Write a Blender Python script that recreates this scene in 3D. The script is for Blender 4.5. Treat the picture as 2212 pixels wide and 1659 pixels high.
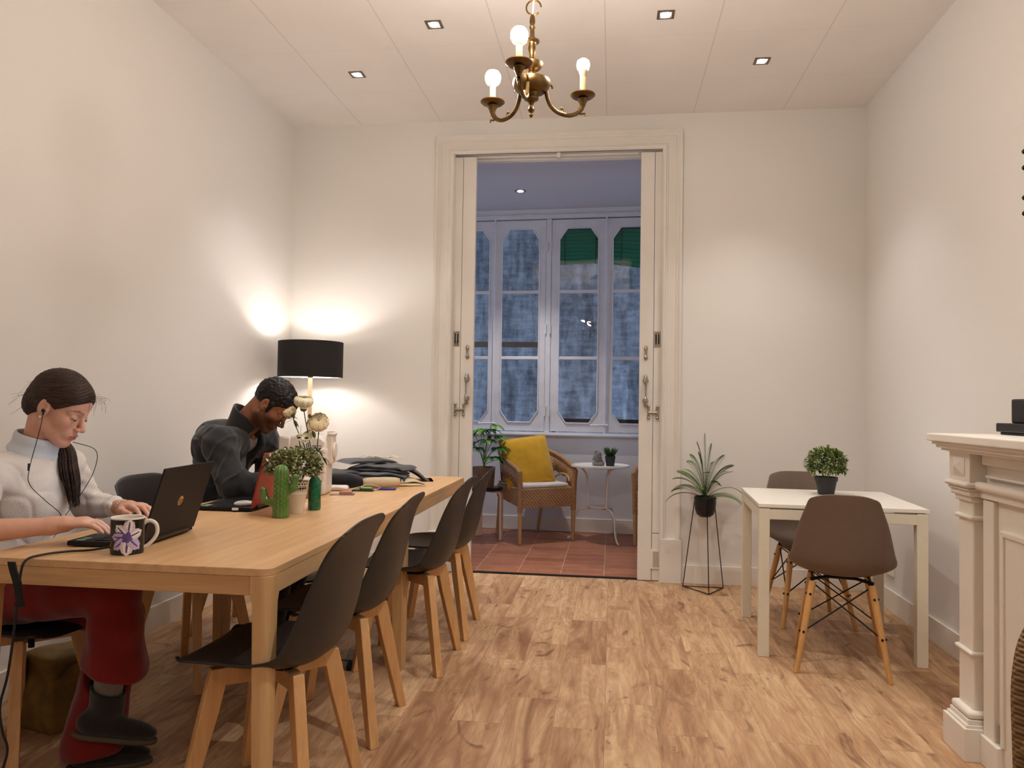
import bpy, math, random
import numpy as np
from mathutils import Vector, Matrix
for _o in list(bpy.data.objects): bpy.data.objects.remove(_o, do_unlink=True)
SC = bpy.context.scene
COL = SC.collection
rnd = random.Random(7)
pi = math.pi

def srgb(r, g, b):
    f = lambda c: (c/255/12.92) if c/255 <= .04045 else ((c/255+.055)/1.055)**2.4
    return (f(r), f(g), f(b), 1)

# ------------------------------------------------------------------ camera
_yaw, _pitch, _roll = .1303, .0279, .0149
_fw = Vector((-math.sin(_yaw)*math.cos(_pitch), math.cos(_yaw)*math.cos(_pitch), math.sin(_pitch)))
_r = Vector((math.cos(_yaw), math.sin(_yaw), 0)); _u = _r.cross(_fw)
_r2 = _r*math.cos(_roll)+_u*math.sin(_roll); _u2 = -_r*math.sin(_roll)+_u*math.cos(_roll)
cd = bpy.data.cameras.new('camera'); cam = bpy.data.objects.new('camera', cd); COL.objects.link(cam)
cd.sensor_width = 36; cd.lens = 36*1655.4/2212; cd.clip_start = .02
_m = Matrix((( _r2.x, _u2.x, -_fw.x, 0), (_r2.y, _u2.y, -_fw.y, 0), (_r2.z, _u2.z, -_fw.z, 1.2), (0, 0, 0, 1)))
cam.matrix_world = _m
SC.camera = cam
# ------------------------------------------------------------------ view, world
SC.view_settings.view_transform = 'Standard'; SC.view_settings.look = 'None'
SC.view_settings.gamma = 1; SC.view_settings.use_curve_mapping = False
SC.view_settings.exposure = 0.45
w = bpy.data.worlds.new('dusk_sky'); SC.world = w; w.use_nodes = True
w.node_tree.nodes['Background'].inputs[0].default_value = (.50, .65, 1.0, 1)
w.node_tree.nodes['Background'].inputs[1].default_value = 1.55
WARM = (1, .73, .50); NEUT = (1, .95, .92)

def lamp(kind, name, loc, power, color, size=.03, spot=None, rot=(0, 0, 0), blend=.6, parent=None):
    l = bpy.data.lights.new(name, kind); l.energy = power; l.color = color
    if kind == 'SPOT':
        l.spot_size = spot; l.spot_blend = blend; l.shadow_soft_size = size
    elif kind == 'POINT': l.shadow_soft_size = size
    elif kind == 'AREA': l.size = size
    o = bpy.data.objects.new(name, l); COL.objects.link(o); o.location = loc; o.rotation_euler = rot
    if parent: o.parent = parent
    return o

# ------------------------------------------------------------------ materials
MATS = {}
def _nt(name):
    m = bpy.data.materials.new(name); m.use_nodes = True; nt = m.node_tree
    return m, nt, nt.nodes['Principled BSDF']
def N(nt, t, **kw):
    n = nt.nodes.new(t)
    for k, v in kw.items():
        if k in n.inputs: n.inputs[k].default_value = v
        else: setattr(n, k, v)
    return n
def L(nt, a, b): nt.links.new(a, b)
def mathn(nt, op, a, b=None, c=None):
    n = nt.nodes.new('ShaderNodeMath'); n.operation = op
    for i, x in enumerate((a, b, c)):
        if x is None: continue
        if isinstance(x, (int, float)): n.inputs[i].default_value = x
        else: nt.links.new(x, n.inputs[i])
    return n.outputs[0]
def ramp(nt, fac, stops):
    n = nt.nodes.new('ShaderNodeValToRGB'); e = n.color_ramp.elements
    while len(e) < len(stops): e.new(.5)
    for i, (p, c) in enumerate(stops): e[i].position = p; e[i].color = c
    if fac is not None: nt.links.new(fac, n.inputs[0])
    return n.outputs[0]
def mixc(nt, fac, a, b, mode='MIX'):
    n = nt.nodes.new('ShaderNodeMix'); n.data_type = 'RGBA'; n.blend_type = mode
    for s, x in ((n.inputs[0], fac), (n.inputs[6], a), (n.inputs[7], b)):
        if isinstance(x, (int, float, tuple)): s.default_value = x
        else: nt.links.new(x, s)
    return n.outputs[2]
def coords(nt, scale=(1, 1, 1), rot=(0, 0, 0), loc=(0, 0, 0)):
    t = nt.nodes.new('ShaderNodeTexCoord'); mp = nt.nodes.new('ShaderNodeMapping')
    mp.inputs['Scale'].default_value = scale; mp.inputs['Rotation'].default_value = rot; mp.inputs['Location'].default_value = loc
    nt.links.new(t.outputs['Object'], mp.inputs[0]); return mp.outputs[0]
def noise(nt, vec, scale=5, detail=3, rough=.5, dist=0):
    n = N(nt, 'ShaderNodeTexNoise', Scale=scale, Detail=detail, Roughness=rough, Distortion=dist)
    if vec is not None: nt.links.new(vec, n.inputs['Vector'])
    return n.outputs[0]
def bump(nt, b, h, strength=.2, dist=.01):
    n = N(nt, 'ShaderNodeBump', Strength=strength, Distance=dist); nt.links.new(h, n.inputs['Height']); nt.links.new(n.outputs[0], b.inputs['Normal'])

def plain(name, col, rough=.5, metal=0, var=.06, nscale=30, bmp=0, bscale=200, spec=.5, sheen=0, coat=0, trans=0, ior=1.45, emis=None, es=0, sss=0):
    if name in MATS: return MATS[name]
    m, nt, b = _nt(name)
    c = coords(nt)
    if var:
        nz = noise(nt, c, nscale, 3)
        d = tuple(x*(1-var) for x in col[:3])+(1,); e = tuple(min(1, x*(1+var)) for x in col[:3])+(1,)
        L(nt, ramp(nt, nz, [(.3, d), (.7, e)]), b.inputs['Base Color'])
    else: b.inputs['Base Color'].default_value = col
    b.inputs['Roughness'].default_value = rough; b.inputs['Metallic'].default_value = metal
    b.inputs['Specular IOR Level'].default_value = spec
    b.inputs['Sheen Weight'].default_value = sheen; b.inputs['Coat Weight'].default_value = coat
    b.inputs['Transmission Weight'].default_value = trans; b.inputs['IOR'].default_value = ior
    if sss: b.inputs['Subsurface Weight'].default_value = sss; b.inputs['Subsurface Radius'].default_value = (.01, .004, .002)
    if emis: b.inputs['Emission Color'].default_value = emis; b.inputs['Emission Strength'].default_value = es
    if bmp: bump(nt, b, noise(nt, c, bscale, 4), bmp, .004)
    MATS[name] = m; return m

def wood(name, c1, c2, axis='y', rough=.45, s=1.0, fine=.25):
    if name in MATS: return MATS[name]
    m, nt, b = _nt(name)
    sc = {'x': (1.2*s, 18*s, 18*s), 'y': (18*s, 1.2*s, 18*s), 'z': (18*s, 18*s, 1.2*s)}[axis]
    v = coords(nt, sc)
    n1 = noise(nt, v, 1.6, 5, .6, .6)
    n2 = noise(nt, v, 9, 3, .6)
    f = mathn(nt, 'ADD', mathn(nt, 'MULTIPLY', n1, 1-fine), mathn(nt, 'MULTIPLY', n2, fine))
    L(nt, ramp(nt, f, [(.3, c1), (.52, tuple((a+d)/2 for a, d in zip(c1, c2))), (.7, c2)]), b.inputs['Base Color'])
    b.inputs['Roughness'].default_value = rough
    bump(nt, b, f, .08, .002)
    MATS[name] = m; return m

def floor_mat():
    m, nt, b = _nt('laminate_planks')
    v = coords(nt, (1, 1, 1), (0, 0, pi/2), (0, .015, 0))      # planks run along world y
    br = N(nt, 'ShaderNodeTexBrick', offset=.37, offset_frequency=2, squash=1)
    br.inputs['Scale'].default_value = 1; br.inputs['Brick Width'].default_value = .725; br.inputs['Row Height'].default_value = .193
    br.inputs['Mortar Size'].default_value = .0009; br.inputs['Mortar Smooth'].default_value = .3
    br.inputs['Color1'].default_value = (0, 0, 0, 1); br.inputs['Color2'].default_value = (1, 1, 1, 1); br.inputs['Mortar'].default_value = (.5, .5, .5, 1)
    L(nt, v, br.inputs['Vector'])
    b2 = N(nt, 'ShaderNodeTexBrick', offset=.37, offset_frequency=2, squash=1)
    b2.inputs['Scale'].default_value = 1; b2.inputs['Brick Width'].default_value = .725; b2.inputs['Row Height'].default_value = .193
    b2.inputs['Mortar Size'].default_value = 0; b2.inputs['Color1'].default_value = (0, 0, 0, 1); b2.inputs['Color2'].default_value = (1, 1, 1, 1)
    L(nt, v, b2.inputs['Vector'])
    sep = nt.nodes.new('ShaderNodeSeparateXYZ'); L(nt, coords(nt), sep.inputs[0])
    off = mathn(nt, 'ADD', mathn(nt, 'MULTIPLY', br.outputs[0], 37.0), mathn(nt, 'MULTIPLY', b2.outputs[0], 3.1))
    def vec(sx, sy):
        cb = nt.nodes.new('ShaderNodeCombineXYZ')
        L(nt, mathn(nt, 'MULTIPLY', sep.outputs[0], sx), cb.inputs[0]); L(nt, mathn(nt, 'MULTIPLY', sep.outputs[1], sy), cb.inputs[1]); L(nt, off, cb.inputs[2]); return cb.outputs[0]
    big = noise(nt, vec(5.5, 1.0), 1.2, 3, .55, 1.2)
    rings = mathn(nt, 'SINE', mathn(nt, 'MULTIPLY', big, 62.0))
    grain = noise(nt, vec(60, 3.2), 1.0, 5, .65, .4)
    blot = noise(nt, vec(8.5, 1.3), 1.0, 5, .60, 1.8)
    knot = noise(nt, vec(5.5, 2.2), .9, 3, .5, 3.2)
    base = ramp(nt, mathn(nt, 'ADD', mathn(nt, 'MULTIPLY', blot, .85), mathn(nt, 'MULTIPLY', mathn(nt, 'SUBTRACT', mathn(nt, 'FRACT', mathn(nt, 'MULTIPLY', b2.outputs[0], 7.3)), .5), .17)),
                [(.22, srgb(148, 108, 78)), (.40, srgb(192, 153, 115)), (.58, srgb(216, 181, 140)), (.78, srgb(231, 200, 160))])
    c = mixc(nt, mathn(nt, 'MULTIPLY', mathn(nt, 'ADD', rings, 1), .13), base, srgb(150, 106, 72))
    c = mixc(nt, mathn(nt, 'MULTIPLY', ramp(nt, grain, [(.45, (0, 0, 0, 1)), (.75, (1, 1, 1, 1))]), .45), c, srgb(140, 98, 68))
    c = mixc(nt, mathn(nt, 'MULTIPLY', ramp(nt, knot, [(.61, (0, 0, 0, 1)), (.72, (1, 1, 1, 1))]), .66), c, srgb(104, 68, 46))
    crk = mathn(nt, 'ABSOLUTE', mathn(nt, 'SUBTRACT', noise(nt, vec(6, .7), 1.0, 4, .6, 1.8), .5))
    crm = mathn(nt, 'MULTIPLY', mathn(nt, 'LESS_THAN', crk, .0035), ramp(nt, noise(nt, vec(2.2, .9), 1.3, 2), [(.52, (0, 0, 0, 1)), (.60, (1, 1, 1, 1))]))
    c = mixc(nt, mathn(nt, 'MULTIPLY', crm, .55), c, srgb(96, 62, 42))
    mo = mathn(nt, 'MULTIPLY', br.outputs['Fac'], .5)
    c = mixc(nt, mo, c, srgb(70, 45, 30))
    L(nt, c, b.inputs['Base Color'])
    b.inputs['Roughness'].default_value = .5; b.inputs['Specular IOR Level'].default_value = .28
    bump(nt, b, grain, .06, .002)
    return m

def tile_mat():
    m, nt, b = _nt('terracotta_tiles')
    v = coords(nt, (1, 1, 1), (0, 0, pi/2), (.05, -.265, 0))
    br = N(nt, 'ShaderNodeTexBrick', offset=.5, offset_frequency=2, squash=1)
    br.inputs['Scale'].default_value = 1; br.inputs['Brick Width'].default_value = .155; br.inputs['Row Height'].default_value = .31
    br.inputs['Mortar Size'].default_value = .0042; br.inputs['Mortar Smooth'].default_value = .2
    br.inputs['Color1'].default_value = srgb(184, 118, 84); br.inputs['Color2'].default_value = srgb(154, 92, 66); br.inputs['Mortar'].default_value = srgb(200, 156, 124)
    L(nt, v, br.inputs['Vector'])
    nz = noise(nt, coords(nt), 9, 5, .7)
    c = mixc(nt, mathn(nt, 'MULTIPLY', ramp(nt, nz, [(.35, (0, 0, 0, 1)), (.7, (1, 1, 1, 1))]), .4), br.outputs[0], srgb(104, 60, 46))
    L(nt, c, b.inputs['Base Color']); b.inputs['Roughness'].default_value = .42
    bump(nt, b, mathn(nt, 'ADD', mathn(nt, 'MULTIPLY', br.outputs['Fac'], -1), mathn(nt, 'MULTIPLY', nz, .3)), .3, .003)
    return m

def wall_mat(name, col):
    m, nt, b = _nt(name)
    c = coords(nt); nz = noise(nt, c, 1.3, 4, .6)
    L(nt, ramp(nt, nz, [(.3, tuple(x*.985 for x in col[:3])+(1,)), (.7, col)]), b.inputs['Base Color'])
    b.inputs['Roughness'].default_value = .85; b.inputs['Specular IOR Level'].default_value = .25
    bump(nt, b, noise(nt, c, 90, 4), .05, .002); return m

def ceiling_mat():
    m, nt, b = _nt('ceiling_panels')
    sep = nt.nodes.new('ShaderNodeSeparateXYZ'); L(nt, coords(nt), sep.inputs[0])
    def line(sock, p, off, wd):
        a = mathn(nt, 'FRACT', mathn(nt, 'DIVIDE', mathn(nt, 'SUBTRACT', sock, off), p))
        a = mathn(nt, 'ABSOLUTE', mathn(nt, 'SUBTRACT', a, .5))
        return mathn(nt, 'GREATER_THAN', a, .5-wd/p)
    lx = line(sep.outputs[0], .6, -.06, .0035); ly = line(sep.outputs[1], .6, 4.25, .0022)
    f = mathn(nt, 'MAXIMUM', lx, mathn(nt, 'MULTIPLY', ly, .5))
    nz = noise(nt, coords(nt), 3, 3)
    base = ramp(nt, nz, [(.3, srgb(236, 231, 226)), (.7, srgb(240, 235, 230))])
    L(nt, mixc(nt, mathn(nt, 'MULTIPLY', f, .35), base, srgb(178, 168, 158)), b.inputs['Base Color'])
    b.inputs['Roughness'].default_value = .8
    bump(nt, b, mathn(nt, 'MULTIPLY', f, -1), .35, .004); return m

def outside_mat():
    m, nt, b = _nt('weathered_render')
    v1 = noise(nt, coords(nt, (2.6, 1, .5)), 2.2, 5, .65, .6)
    v2 = noise(nt, coords(nt, (.8, 1, 5)), 4, 4, .6)
    v3 = noise(nt, coords(nt, (1, 1, 1)), 9, 4, .7)
    f = mathn(nt, 'ADD', mathn(nt, 'MULTIPLY', v1, .5), mathn(nt, 'ADD', mathn(nt, 'MULTIPLY', v2, .22), mathn(nt, 'MULTIPLY', v3, .28)))
    L(nt, ramp(nt, f, [(.36, srgb(60, 62, 64)), (.46, srgb(106, 109, 110)), (.6, srgb(160, 162, 162))]), b.inputs['Base Color'])
    b.inputs['Roughness'].default_value = .9; bump(nt, b, f, .5, .02); return m

def weave_mat(name, c1, c2, s=1.0, rough=.55):
    if name in MATS: return MATS[name]
    m, nt, b = _nt(name)
    c = coords(nt, (s, s, s))
    a = N(nt, 'ShaderNodeTexWave', wave_type='BANDS', bands_direction='Z'); a.inputs['Scale'].default_value = 30; a.inputs['Distortion'].default_value = 1.2; a.inputs['Detail Scale'].default_value = 3; L(nt, c, a.inputs['Vector'])
    d = N(nt, 'ShaderNodeTexWave', wave_type='BANDS', bands_direction='DIAGONAL'); d.inputs['Scale'].default_value = 24; d.inputs['Distortion'].default_value = 1.0; L(nt, c, d.inputs['Vector'])
    f = mathn(nt, 'ADD', mathn(nt, 'MULTIPLY', a.outputs['Fac'], .55), mathn(nt, 'MULTIPLY', d.outputs['Fac'], .45))
    f = mathn(nt, 'ADD', mathn(nt, 'MULTIPLY', f, .75), mathn(nt, 'MULTIPLY', noise(nt, c, 12, 3), .35))
    L(nt, ramp(nt, f, [(.25, c1), (.75, c2)]), b.inputs['Base Color']); b.inputs['Roughness'].default_value = rough
    bump(nt, b, f, .7, .006); MATS[name] = m; return m

def fabric(name, col, rough=.9, sheen=.3, b=.25, s=260, var=.1):
    return plain(name, col, rough, var=var, nscale=14, bmp=b, bscale=s, spec=.2, sheen=sheen)

WALL = wall_mat('wall_paint', srgb(231, 227, 221))
WHITE = plain('white_gloss_paint', srgb(233, 226, 214), .42, var=.02, nscale=4, bmp=.03, bscale=40)
WHITED = plain('old_door_paint', srgb(224, 219, 210), .5, var=.03, nscale=5, bmp=.05, bscale=30)
BEECH = wood('beech_wood', srgb(196, 146, 92), srgb(222, 176, 122), 'z', .42)
DOWEL = wood('beech_dowel', srgb(190, 138, 78), srgb(216, 168, 108), 'z', .42)
OAK = wood('light_oak_top', srgb(196, 152, 104), srgb(224, 184, 136), 'y', .4, .8)
OAKX = wood('light_oak_edge', srgb(186, 142, 92), srgb(214, 172, 120), 'x', .42, .8)
OAKZ = wood('light_oak_leg', srgb(190, 148, 96), srgb(214, 176, 126), 'z', .42, .8)
BLACKP = plain('black_plastic_shell', srgb(44, 40, 38), .42, var=.04, bmp=.06, bscale=700)
GREYP = plain('taupe_plastic_shell', srgb(112, 94, 82), .45, var=.03, bmp=.05, bscale=700)
BLACKM = plain('black_metal', srgb(30, 28, 28), .4, .6, var=.03)
CHROME = plain('aged_nickel', srgb(176, 168, 156), .25, 1, var=.2, nscale=60)
BRASS = plain('antique_brass', srgb(112, 88, 54), .36, 1, var=.3, nscale=25)
WHITEM = plain('white_lacquer', srgb(238, 232, 220), .3, var=.01)

# ------------------------------------------------------------------ mesh helpers
class MB:
    def __init__(s): s.v = []; s.f = []; s.m = []
    def add(s, vs, fs, mi=0):
        o = len(s.v); s.v.extend([tuple(map(float, v)) for v in vs]); s.f.extend([tuple(o+i for i in f) for f in fs])
        s.m.extend([mi]*len(fs) if isinstance(mi, int) else mi); return s
    def box(s, c, d, R=None, mi=0):
        x, y, z = d[0]/2, d[1]/2, d[2]/2
        vs = [Vector(p) for p in ((-x, -y, -z), (x, -y, -z), (x, y, -z), (-x, y, -z), (-x, -y, z), (x, -y, z), (x, y, z), (-x, y, z))]
        if R is not None:
            if isinstance(R, (int, float)): R = Matrix.Rotation(R, 3, 'Z')
            vs = [R @ v for v in vs]
        c = Vector(c)
        return s.add([v+c for v in vs], [(3, 2, 1, 0), (4, 5, 6, 7), (0, 1, 5, 4), (1, 2, 6, 5), (2, 3, 7, 6), (3, 0, 4, 7)], mi)
    def bb(s, a, b, mi=0):
        return s.box([(p+q)/2 for p, q in zip(a, b)], [abs(q-p) for p, q in zip(a, b)], None, mi)
    def loft(s, rings, cap=True, mi=0, closed=True):
        n = len(rings[0]); vs = [v for r in rings for v in r]; fs = []
        for i in range(len(rings)-1):
            for j in range(n if closed else n-1):
                k = (j+1) % n; fs.append((i*n+j, i*n+k, (i+1)*n+k, (i+1)*n+j))
        if cap: fs.append(tuple(range(n-1, -1, -1))); fs.append(tuple((len(rings)-1)*n+j for j in range(n)))
        return s.add(vs, fs, mi)
    def tube(s, pts, rad, n=8, mi=0, cap=True, flat=1.0, sq=False, up=None, loop=False):
        pts = [Vector(p) for p in pts]
        if isinstance(rad, (int, float)): rad = [rad]*len(pts)
        T = []
        for i in range(len(pts)):
            a = pts[max(i-1, 0)] if not loop else pts[i-1]; b = pts[min(i+1, len(pts)-1)] if not loop else pts[(i+1) % len(pts)]
            T.append((b-a).normalized())
        u = Vector(up) if up is not None else Vector((0, 0, 1))
        if abs(u.normalized().dot(T[0])) > .95: u = Vector((1, 0, 0)) if abs(T[0].x) < .9 else Vector((0, 1, 0))
        rings = []
        for i, p in enumerate(pts):
            t = T[i]; u = (u-t*u.dot(t)).normalized(); w_ = t.cross(u)
            ring = []
            for j in range(n):
                a = 2*pi*j/n + (pi/4 if sq else 0); r = rad[i]*(1.414 if sq else 1)
                ring.append(p+w_*math.cos(a)*r+u*math.sin(a)*r*flat)
            rings.append(ring)
        if loop: rings.append(rings[0]); cap = False
        return s.loft(rings, cap, mi)
    def lathe(s, prof, n=32, c=(0, 0, 0), mi=0, M=None, cap=False):
        c = Vector(c); rings = []
        for r, z in prof:
            ring = [Vector((r*math.cos(2*pi*j/n), r*math.sin(2*pi*j/n), z)) for j in range(n)]
            if M is not None: ring = [M @ v for v in ring]
            rings.append([v+c for v in ring])
        return s.loft(rings, cap, mi)
    def prism(s, poly, a, b, axis='z', mi=0):
        def mk(p, h):
            return {'z': (p[0], p[1], h), 'x': (h, p[0], p[1]), 'y': (p[0], h, p[1])}[axis]
        n = len(poly); vs = [mk(p, a) for p in poly]+[mk(p, b) for p in poly]
        fs = [tuple(range(n-1, -1, -1)), tuple(range(n, 2*n))]+[(j, (j+1) % n, n+(j+1) % n, n+j) for j in range(n)]
        return s.add(vs, fs, mi)
    def grid(s, fn, nu, nv, mi=0, wrap=False):
        vs = [fn(i/nu, j/nv) for i in range(nu+1) for j in range(nv+1)]
        fs = [(i*(nv+1)+j, (i+1)*(nv+1)+j, (i+1)*(nv+1)+j+1, i*(nv+1)+j+1) for i in range(nu) for j in range(nv)]
        return s.add(vs, fs, mi)
    def ball(s, c, r, n=16, mi=0, sc=(1, 1, 1)):
        prof = [(math.sin(pi*i/n*.999+.0005)*r, -math.cos(pi*i/n*.999+.0005)*r) for i in range(n+1)]
        return s.lathe(prof, n+4, c, mi, Matrix.Diagonal(sc))
    def build(s, name, mats, parent=None, loc=(0, 0, 0), rot=(0, 0, 0), smooth=True, bevel=0, sub=0, solid=0, ang=40, fix=True):
        me = bpy.data.meshes.new(name); me.from_pydata(s.v, [], s.f); 
        if not isinstance(mats, (list, tuple)): mats = [mats]
        for m in mats: me.materials.append(m)
        if len(mats) > 1: me.polygons.foreach_set('material_index', s.m)
        if fix:
            import bmesh
            bm = bmesh.new(); bm.from_mesh(me); bmesh.ops.recalc_face_normals(bm, faces=bm.faces); bm.to_mesh(me); bm.free()
        if smooth:
            me.shade_smooth()
            if ang: me.set_sharp_from_angle(angle=math.radians(ang))
        me.update()
        o = bpy.data.objects.new(name, me); COL.objects.link(o); o.location = loc; o.rotation_euler = rot
        if parent: o.parent = parent
        if solid: md = o.modifiers.new('solid', 'SOLIDIFY'); md.thickness = solid; md.offset = 0
        if bevel: md = o.modifiers.new('bevel', 'BEVEL'); md.width = bevel; md.segments = 2; md.limit_method = 'ANGLE'; md.angle_limit = math.radians(50)
        if sub: md = o.modifiers.new('sub', 'SUBSURF'); md.levels = sub; md.render_levels = sub
        return o

def tag(o, label, cat, group=None, kind=None):
    if label: o['label'] = label
    if cat: o['category'] = cat
    if group: o['group'] = group
    if kind: o['kind'] = kind
    return o
def thing(name, label, cat, loc=(0, 0, 0), rz=0, group=None):
    o = bpy.data.objects.new(name, None); COL.objects.link(o); o.empty_display_size = .05
    o.location = loc; o.rotation_euler = (0, 0, rz); return tag(o, label, cat, group)
def struct(o): o['kind'] = 'structure'; return o
def clone(root, loc, rz, label):
    r = root.copy(); COL.objects.link(r); r.location = loc; r.rotation_euler = (0, 0, rz); r['label'] = label
    for ch in list(root.children):
        c = ch.copy(); COL.objects.link(c); c.parent = r
        for g in ch.children:
            d = g.copy(); COL.objects.link(d); d.parent = c
    return r
def bez(p0, p1, p2, p3, n=12):
    out = []
    for i in range(n+1):
        t = i/n; a = (1-t)**3; b = 3*t*(1-t)**2; c = 3*t*t*(1-t); d = t**3
        out.append(Vector(p0)*a+Vector(p1)*b+Vector(p2)*c+Vector(p3)*d)
    return out
def spline(pts, k=6):
    P = [Vector(p) for p in pts]; P = [P[0]*2-P[1]]+P+[P[-1]*2-P[-2]]; out = []
    for i in range(1, len(P)-2):
        for j in range(k):
            t = j/k; a, b, c, d = P[i-1], P[i], P[i+1], P[i+2]
            out.append(.5*((2*b)+(c-a)*t+(2*a-5*b+4*c-d)*t*t+(3*b-a-3*c+d)*t**3))
    out.append(P[-2]); return out
def text_mesh(s, size):
    cu = bpy.data.curves.new('t', 'FONT'); cu.body = s; cu.size = size; cu.extrude = .0003; cu.align_x = 'CENTER'; cu.align_y = 'CENTER'
    o = bpy.data.objects.new('t', cu); COL.objects.link(o); bpy.context.view_layer.update()
    me = bpy.data.meshes.new_from_object(o.evaluated_get(bpy.context.evaluated_depsgraph_get()))
    vs = [v.co.copy() for v in me.vertices]; fs = [tuple(p.vertices) for p in me.polygons]
    bpy.data.objects.remove(o); return vs, fs

# ------------------------------------------------------------------ signed distance modelling
def smin(a, b, k):
    h = np.maximum(k-np.abs(a-b), 0)/k; return np.minimum(a, b)-h*h*k*.25
def smax(a, b, k): return -smin(-a, -b, k)
def cap_(P, a, b, ra, rb):
    a = np.array(a, float); b = np.array(b, float); ab = b-a; q = P-a
    t = np.clip((q@ab)/max(ab@ab, 1e-12), 0, 1); return np.linalg.norm(q-t[:, None]*ab, axis=1)-(ra+(rb-ra)*t)
def fnoise(P, f, seed=0, n=7):
    R_ = np.random.RandomState(seed); d = R_.normal(size=(n, 3)); d /= np.linalg.norm(d, axis=1)[:, None]; ph = R_.uniform(0, 6.28, n)
    return sum(np.sin(P@(d[i]*f*(.7+.6*i/n))+ph[i]+1.5*np.sin(P@(d[(i+2) % n]*f*.45)+ph[i-1])) for i in range(n))/n*1.6
def ell_(P, c, r, R=None):
    q = P-np.array(c, float)
    if R is not None: q = q@R
    r = np.array(r, float); k0 = np.linalg.norm(q/r, axis=1); k1 = np.linalg.norm(q/(r*r), axis=1)+1e-9
    return k0*(k0-1)/k1
def rot3(ax, an):
    return np.array(Matrix.Rotation(an, 3, ax))
def sdf_mesh(fn, lo, hi, h, coarse=4, chunk=400000):
    lo = np.array(lo, float); hi = np.array(hi, float)
    nc = np.ceil((hi-lo)/(h*coarse)).astype(int)+1; n = (nc-1)*coarse+1
    H = h*coarse
    gi = np.stack(np.meshgrid(*[np.arange(k) for k in nc], indexing='ij'), -1).reshape(-1, 3)
    cv = fn(lo+gi*H).reshape(nc)
    G = np.full(n, 1e3, np.float32)
    # nearest-sign fill then refine near the surface
    cc = np.abs(cv) < H*1.9
    act = np.zeros(nc-1, bool)
    for a in (0, 1):
        for b in (0, 1):
            for c in (0, 1):
                act |= cc[a:nc[0]-1+a, b:nc[1]-1+b, c:nc[2]-1+c]
    G = np.repeat(np.repeat(np.repeat(cv, coarse, 0), coarse, 1), coarse, 2)[:n[0], :n[1], :n[2]].astype(np.float32)
    ai = np.argwhere(act); o = np.arange(coarse+1)
    off = np.stack(np.meshgrid(o, o, o, indexing='ij'), -1).reshape(-1, 3)
    step = max(1, chunk//len(off))
    for s in range(0, len(ai), step):
        idx = (ai[s:s+step, None, :]*coarse+off[None]).reshape(-1, 3)
        G[idx[:, 0], idx[:, 1], idx[:, 2]] = fn(lo+idx*h)
    ins = G < 0
    cnt = np.zeros(np.array(G.shape)-1, np.uint8); sh = G.shape
    for a in (0, 1):
        for b in (0, 1):
            for c in (0, 1): cnt += ins[a:sh[0]-1+a, b:sh[1]-1+b, c:sh[2]-1+c]
    cells = np.argwhere((cnt > 0) & (cnt < 8))
    vid = np.full(cnt.shape, -1, np.int64); vid[tuple(cells.T)] = np.arange(len(cells))
    cor = np.array([(a, b, c) for a in (0, 1) for b in (0, 1) for c in (0, 1)])
    val = np.stack([G[cells[:, 0]+a, cells[:, 1]+b, cells[:, 2]+c] for a, b, c in cor], 1)
    acc = np.zeros((len(cells), 3)); num = np.zeros(len(cells))
    for i in range(8):
        for j in range(i+1, 8):
            if np.abs(cor[i]-cor[j]).sum() != 1: continue
            m = (val[:, i] < 0) != (val[:, j] < 0); d = val[:, i]-val[:, j]; d[np.abs(d) < 1e-12] = 1e-12
            t = val[:, i]/d; p = cor[i]+t[:, None]*(cor[j]-cor[i]); acc[m] += p[m]; num[m] += 1
    V = lo+(cells+acc/num[:, None])*h
    F = []
    for ax in range(3):
        b, c = [(1, 2), (2, 0), (0, 1)][ax]
        sl0 = [slice(None)]*3; sl1 = [slice(None)]*3; sl0[ax] = slice(0, -1); sl1[ax] = slice(1, None)
        ch = ins[tuple(sl0)] != ins[tuple(sl1)]; e = np.argwhere(ch)
        e = e[(e[:, b] > 0) & (e[:, c] > 0) & (e[:, b] < cnt.shape[b]) & (e[:, c] < cnt.shape[c])]
        def g(db, dc):
            q = e.copy(); q[:, b] += db; q[:, c] += dc; return vid[tuple(q.T)]
        quad = np.stack([g(-1, -1), g(0, -1), g(0, 0), g(-1, 0)], 1)
        flip = ~ins[tuple(e.T)]; quad[flip] = quad[flip][:, ::-1]; F.append(quad)
    F = np.concatenate(F); F = F[(F >= 0).all(1)]
    return V, F
def sdf_obj(name, fn, lo, hi, h, mats, parent=None, loc=(0, 0, 0), facemat=None, smooth_it=3, world=True, paint=None):
    V, F = sdf_mesh(fn, lo, hi, h)
    loc = np.array(loc, float)
    me = bpy.data.meshes.new(name)
    me.from_pydata((V-loc).tolist(), [], F.tolist())
    if not isinstance(mats, (list, tuple)): mats = [mats]
    for m in mats: me.materials.append(m)
    if facemat is not None:
        me.polygons.foreach_set('material_index', facemat(V[F].mean(1)).astype(np.int32))
    if paint is not None:
        at = me.color_attributes.new('tone', 'FLOAT_COLOR', 'POINT'); c = np.ones((len(V), 4)); c[:, :3] = paint(V); at.data.foreach_set('color', c.ravel())
    me.shade_smooth(); me.update()
    o = bpy.data.objects.new(name, me); COL.objects.link(o)
    if parent is not None:
        o.parent = parent; o.location = loc-np.array(parent.location) if world else loc
    else: o.location = loc
    if smooth_it: md = o.modifiers.new('smooth', 'SMOOTH'); md.iterations = smooth_it; md.factor = .5
    return o
# ================================================================== THE ROOM
XL, XR, YB, YF, ZC = -2.371, 1.681, 5.404, -2.6, 3.256
OX0, OX1, OZ = -1.20, .385, 3.02          # doorway opening in the wall
GY, GX0, GX1, GZ = 7.40, -2.6, 1.5, 3.12    # gallery behind the doorway
def gy(x): return GY-.05*(x+.5)

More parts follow.
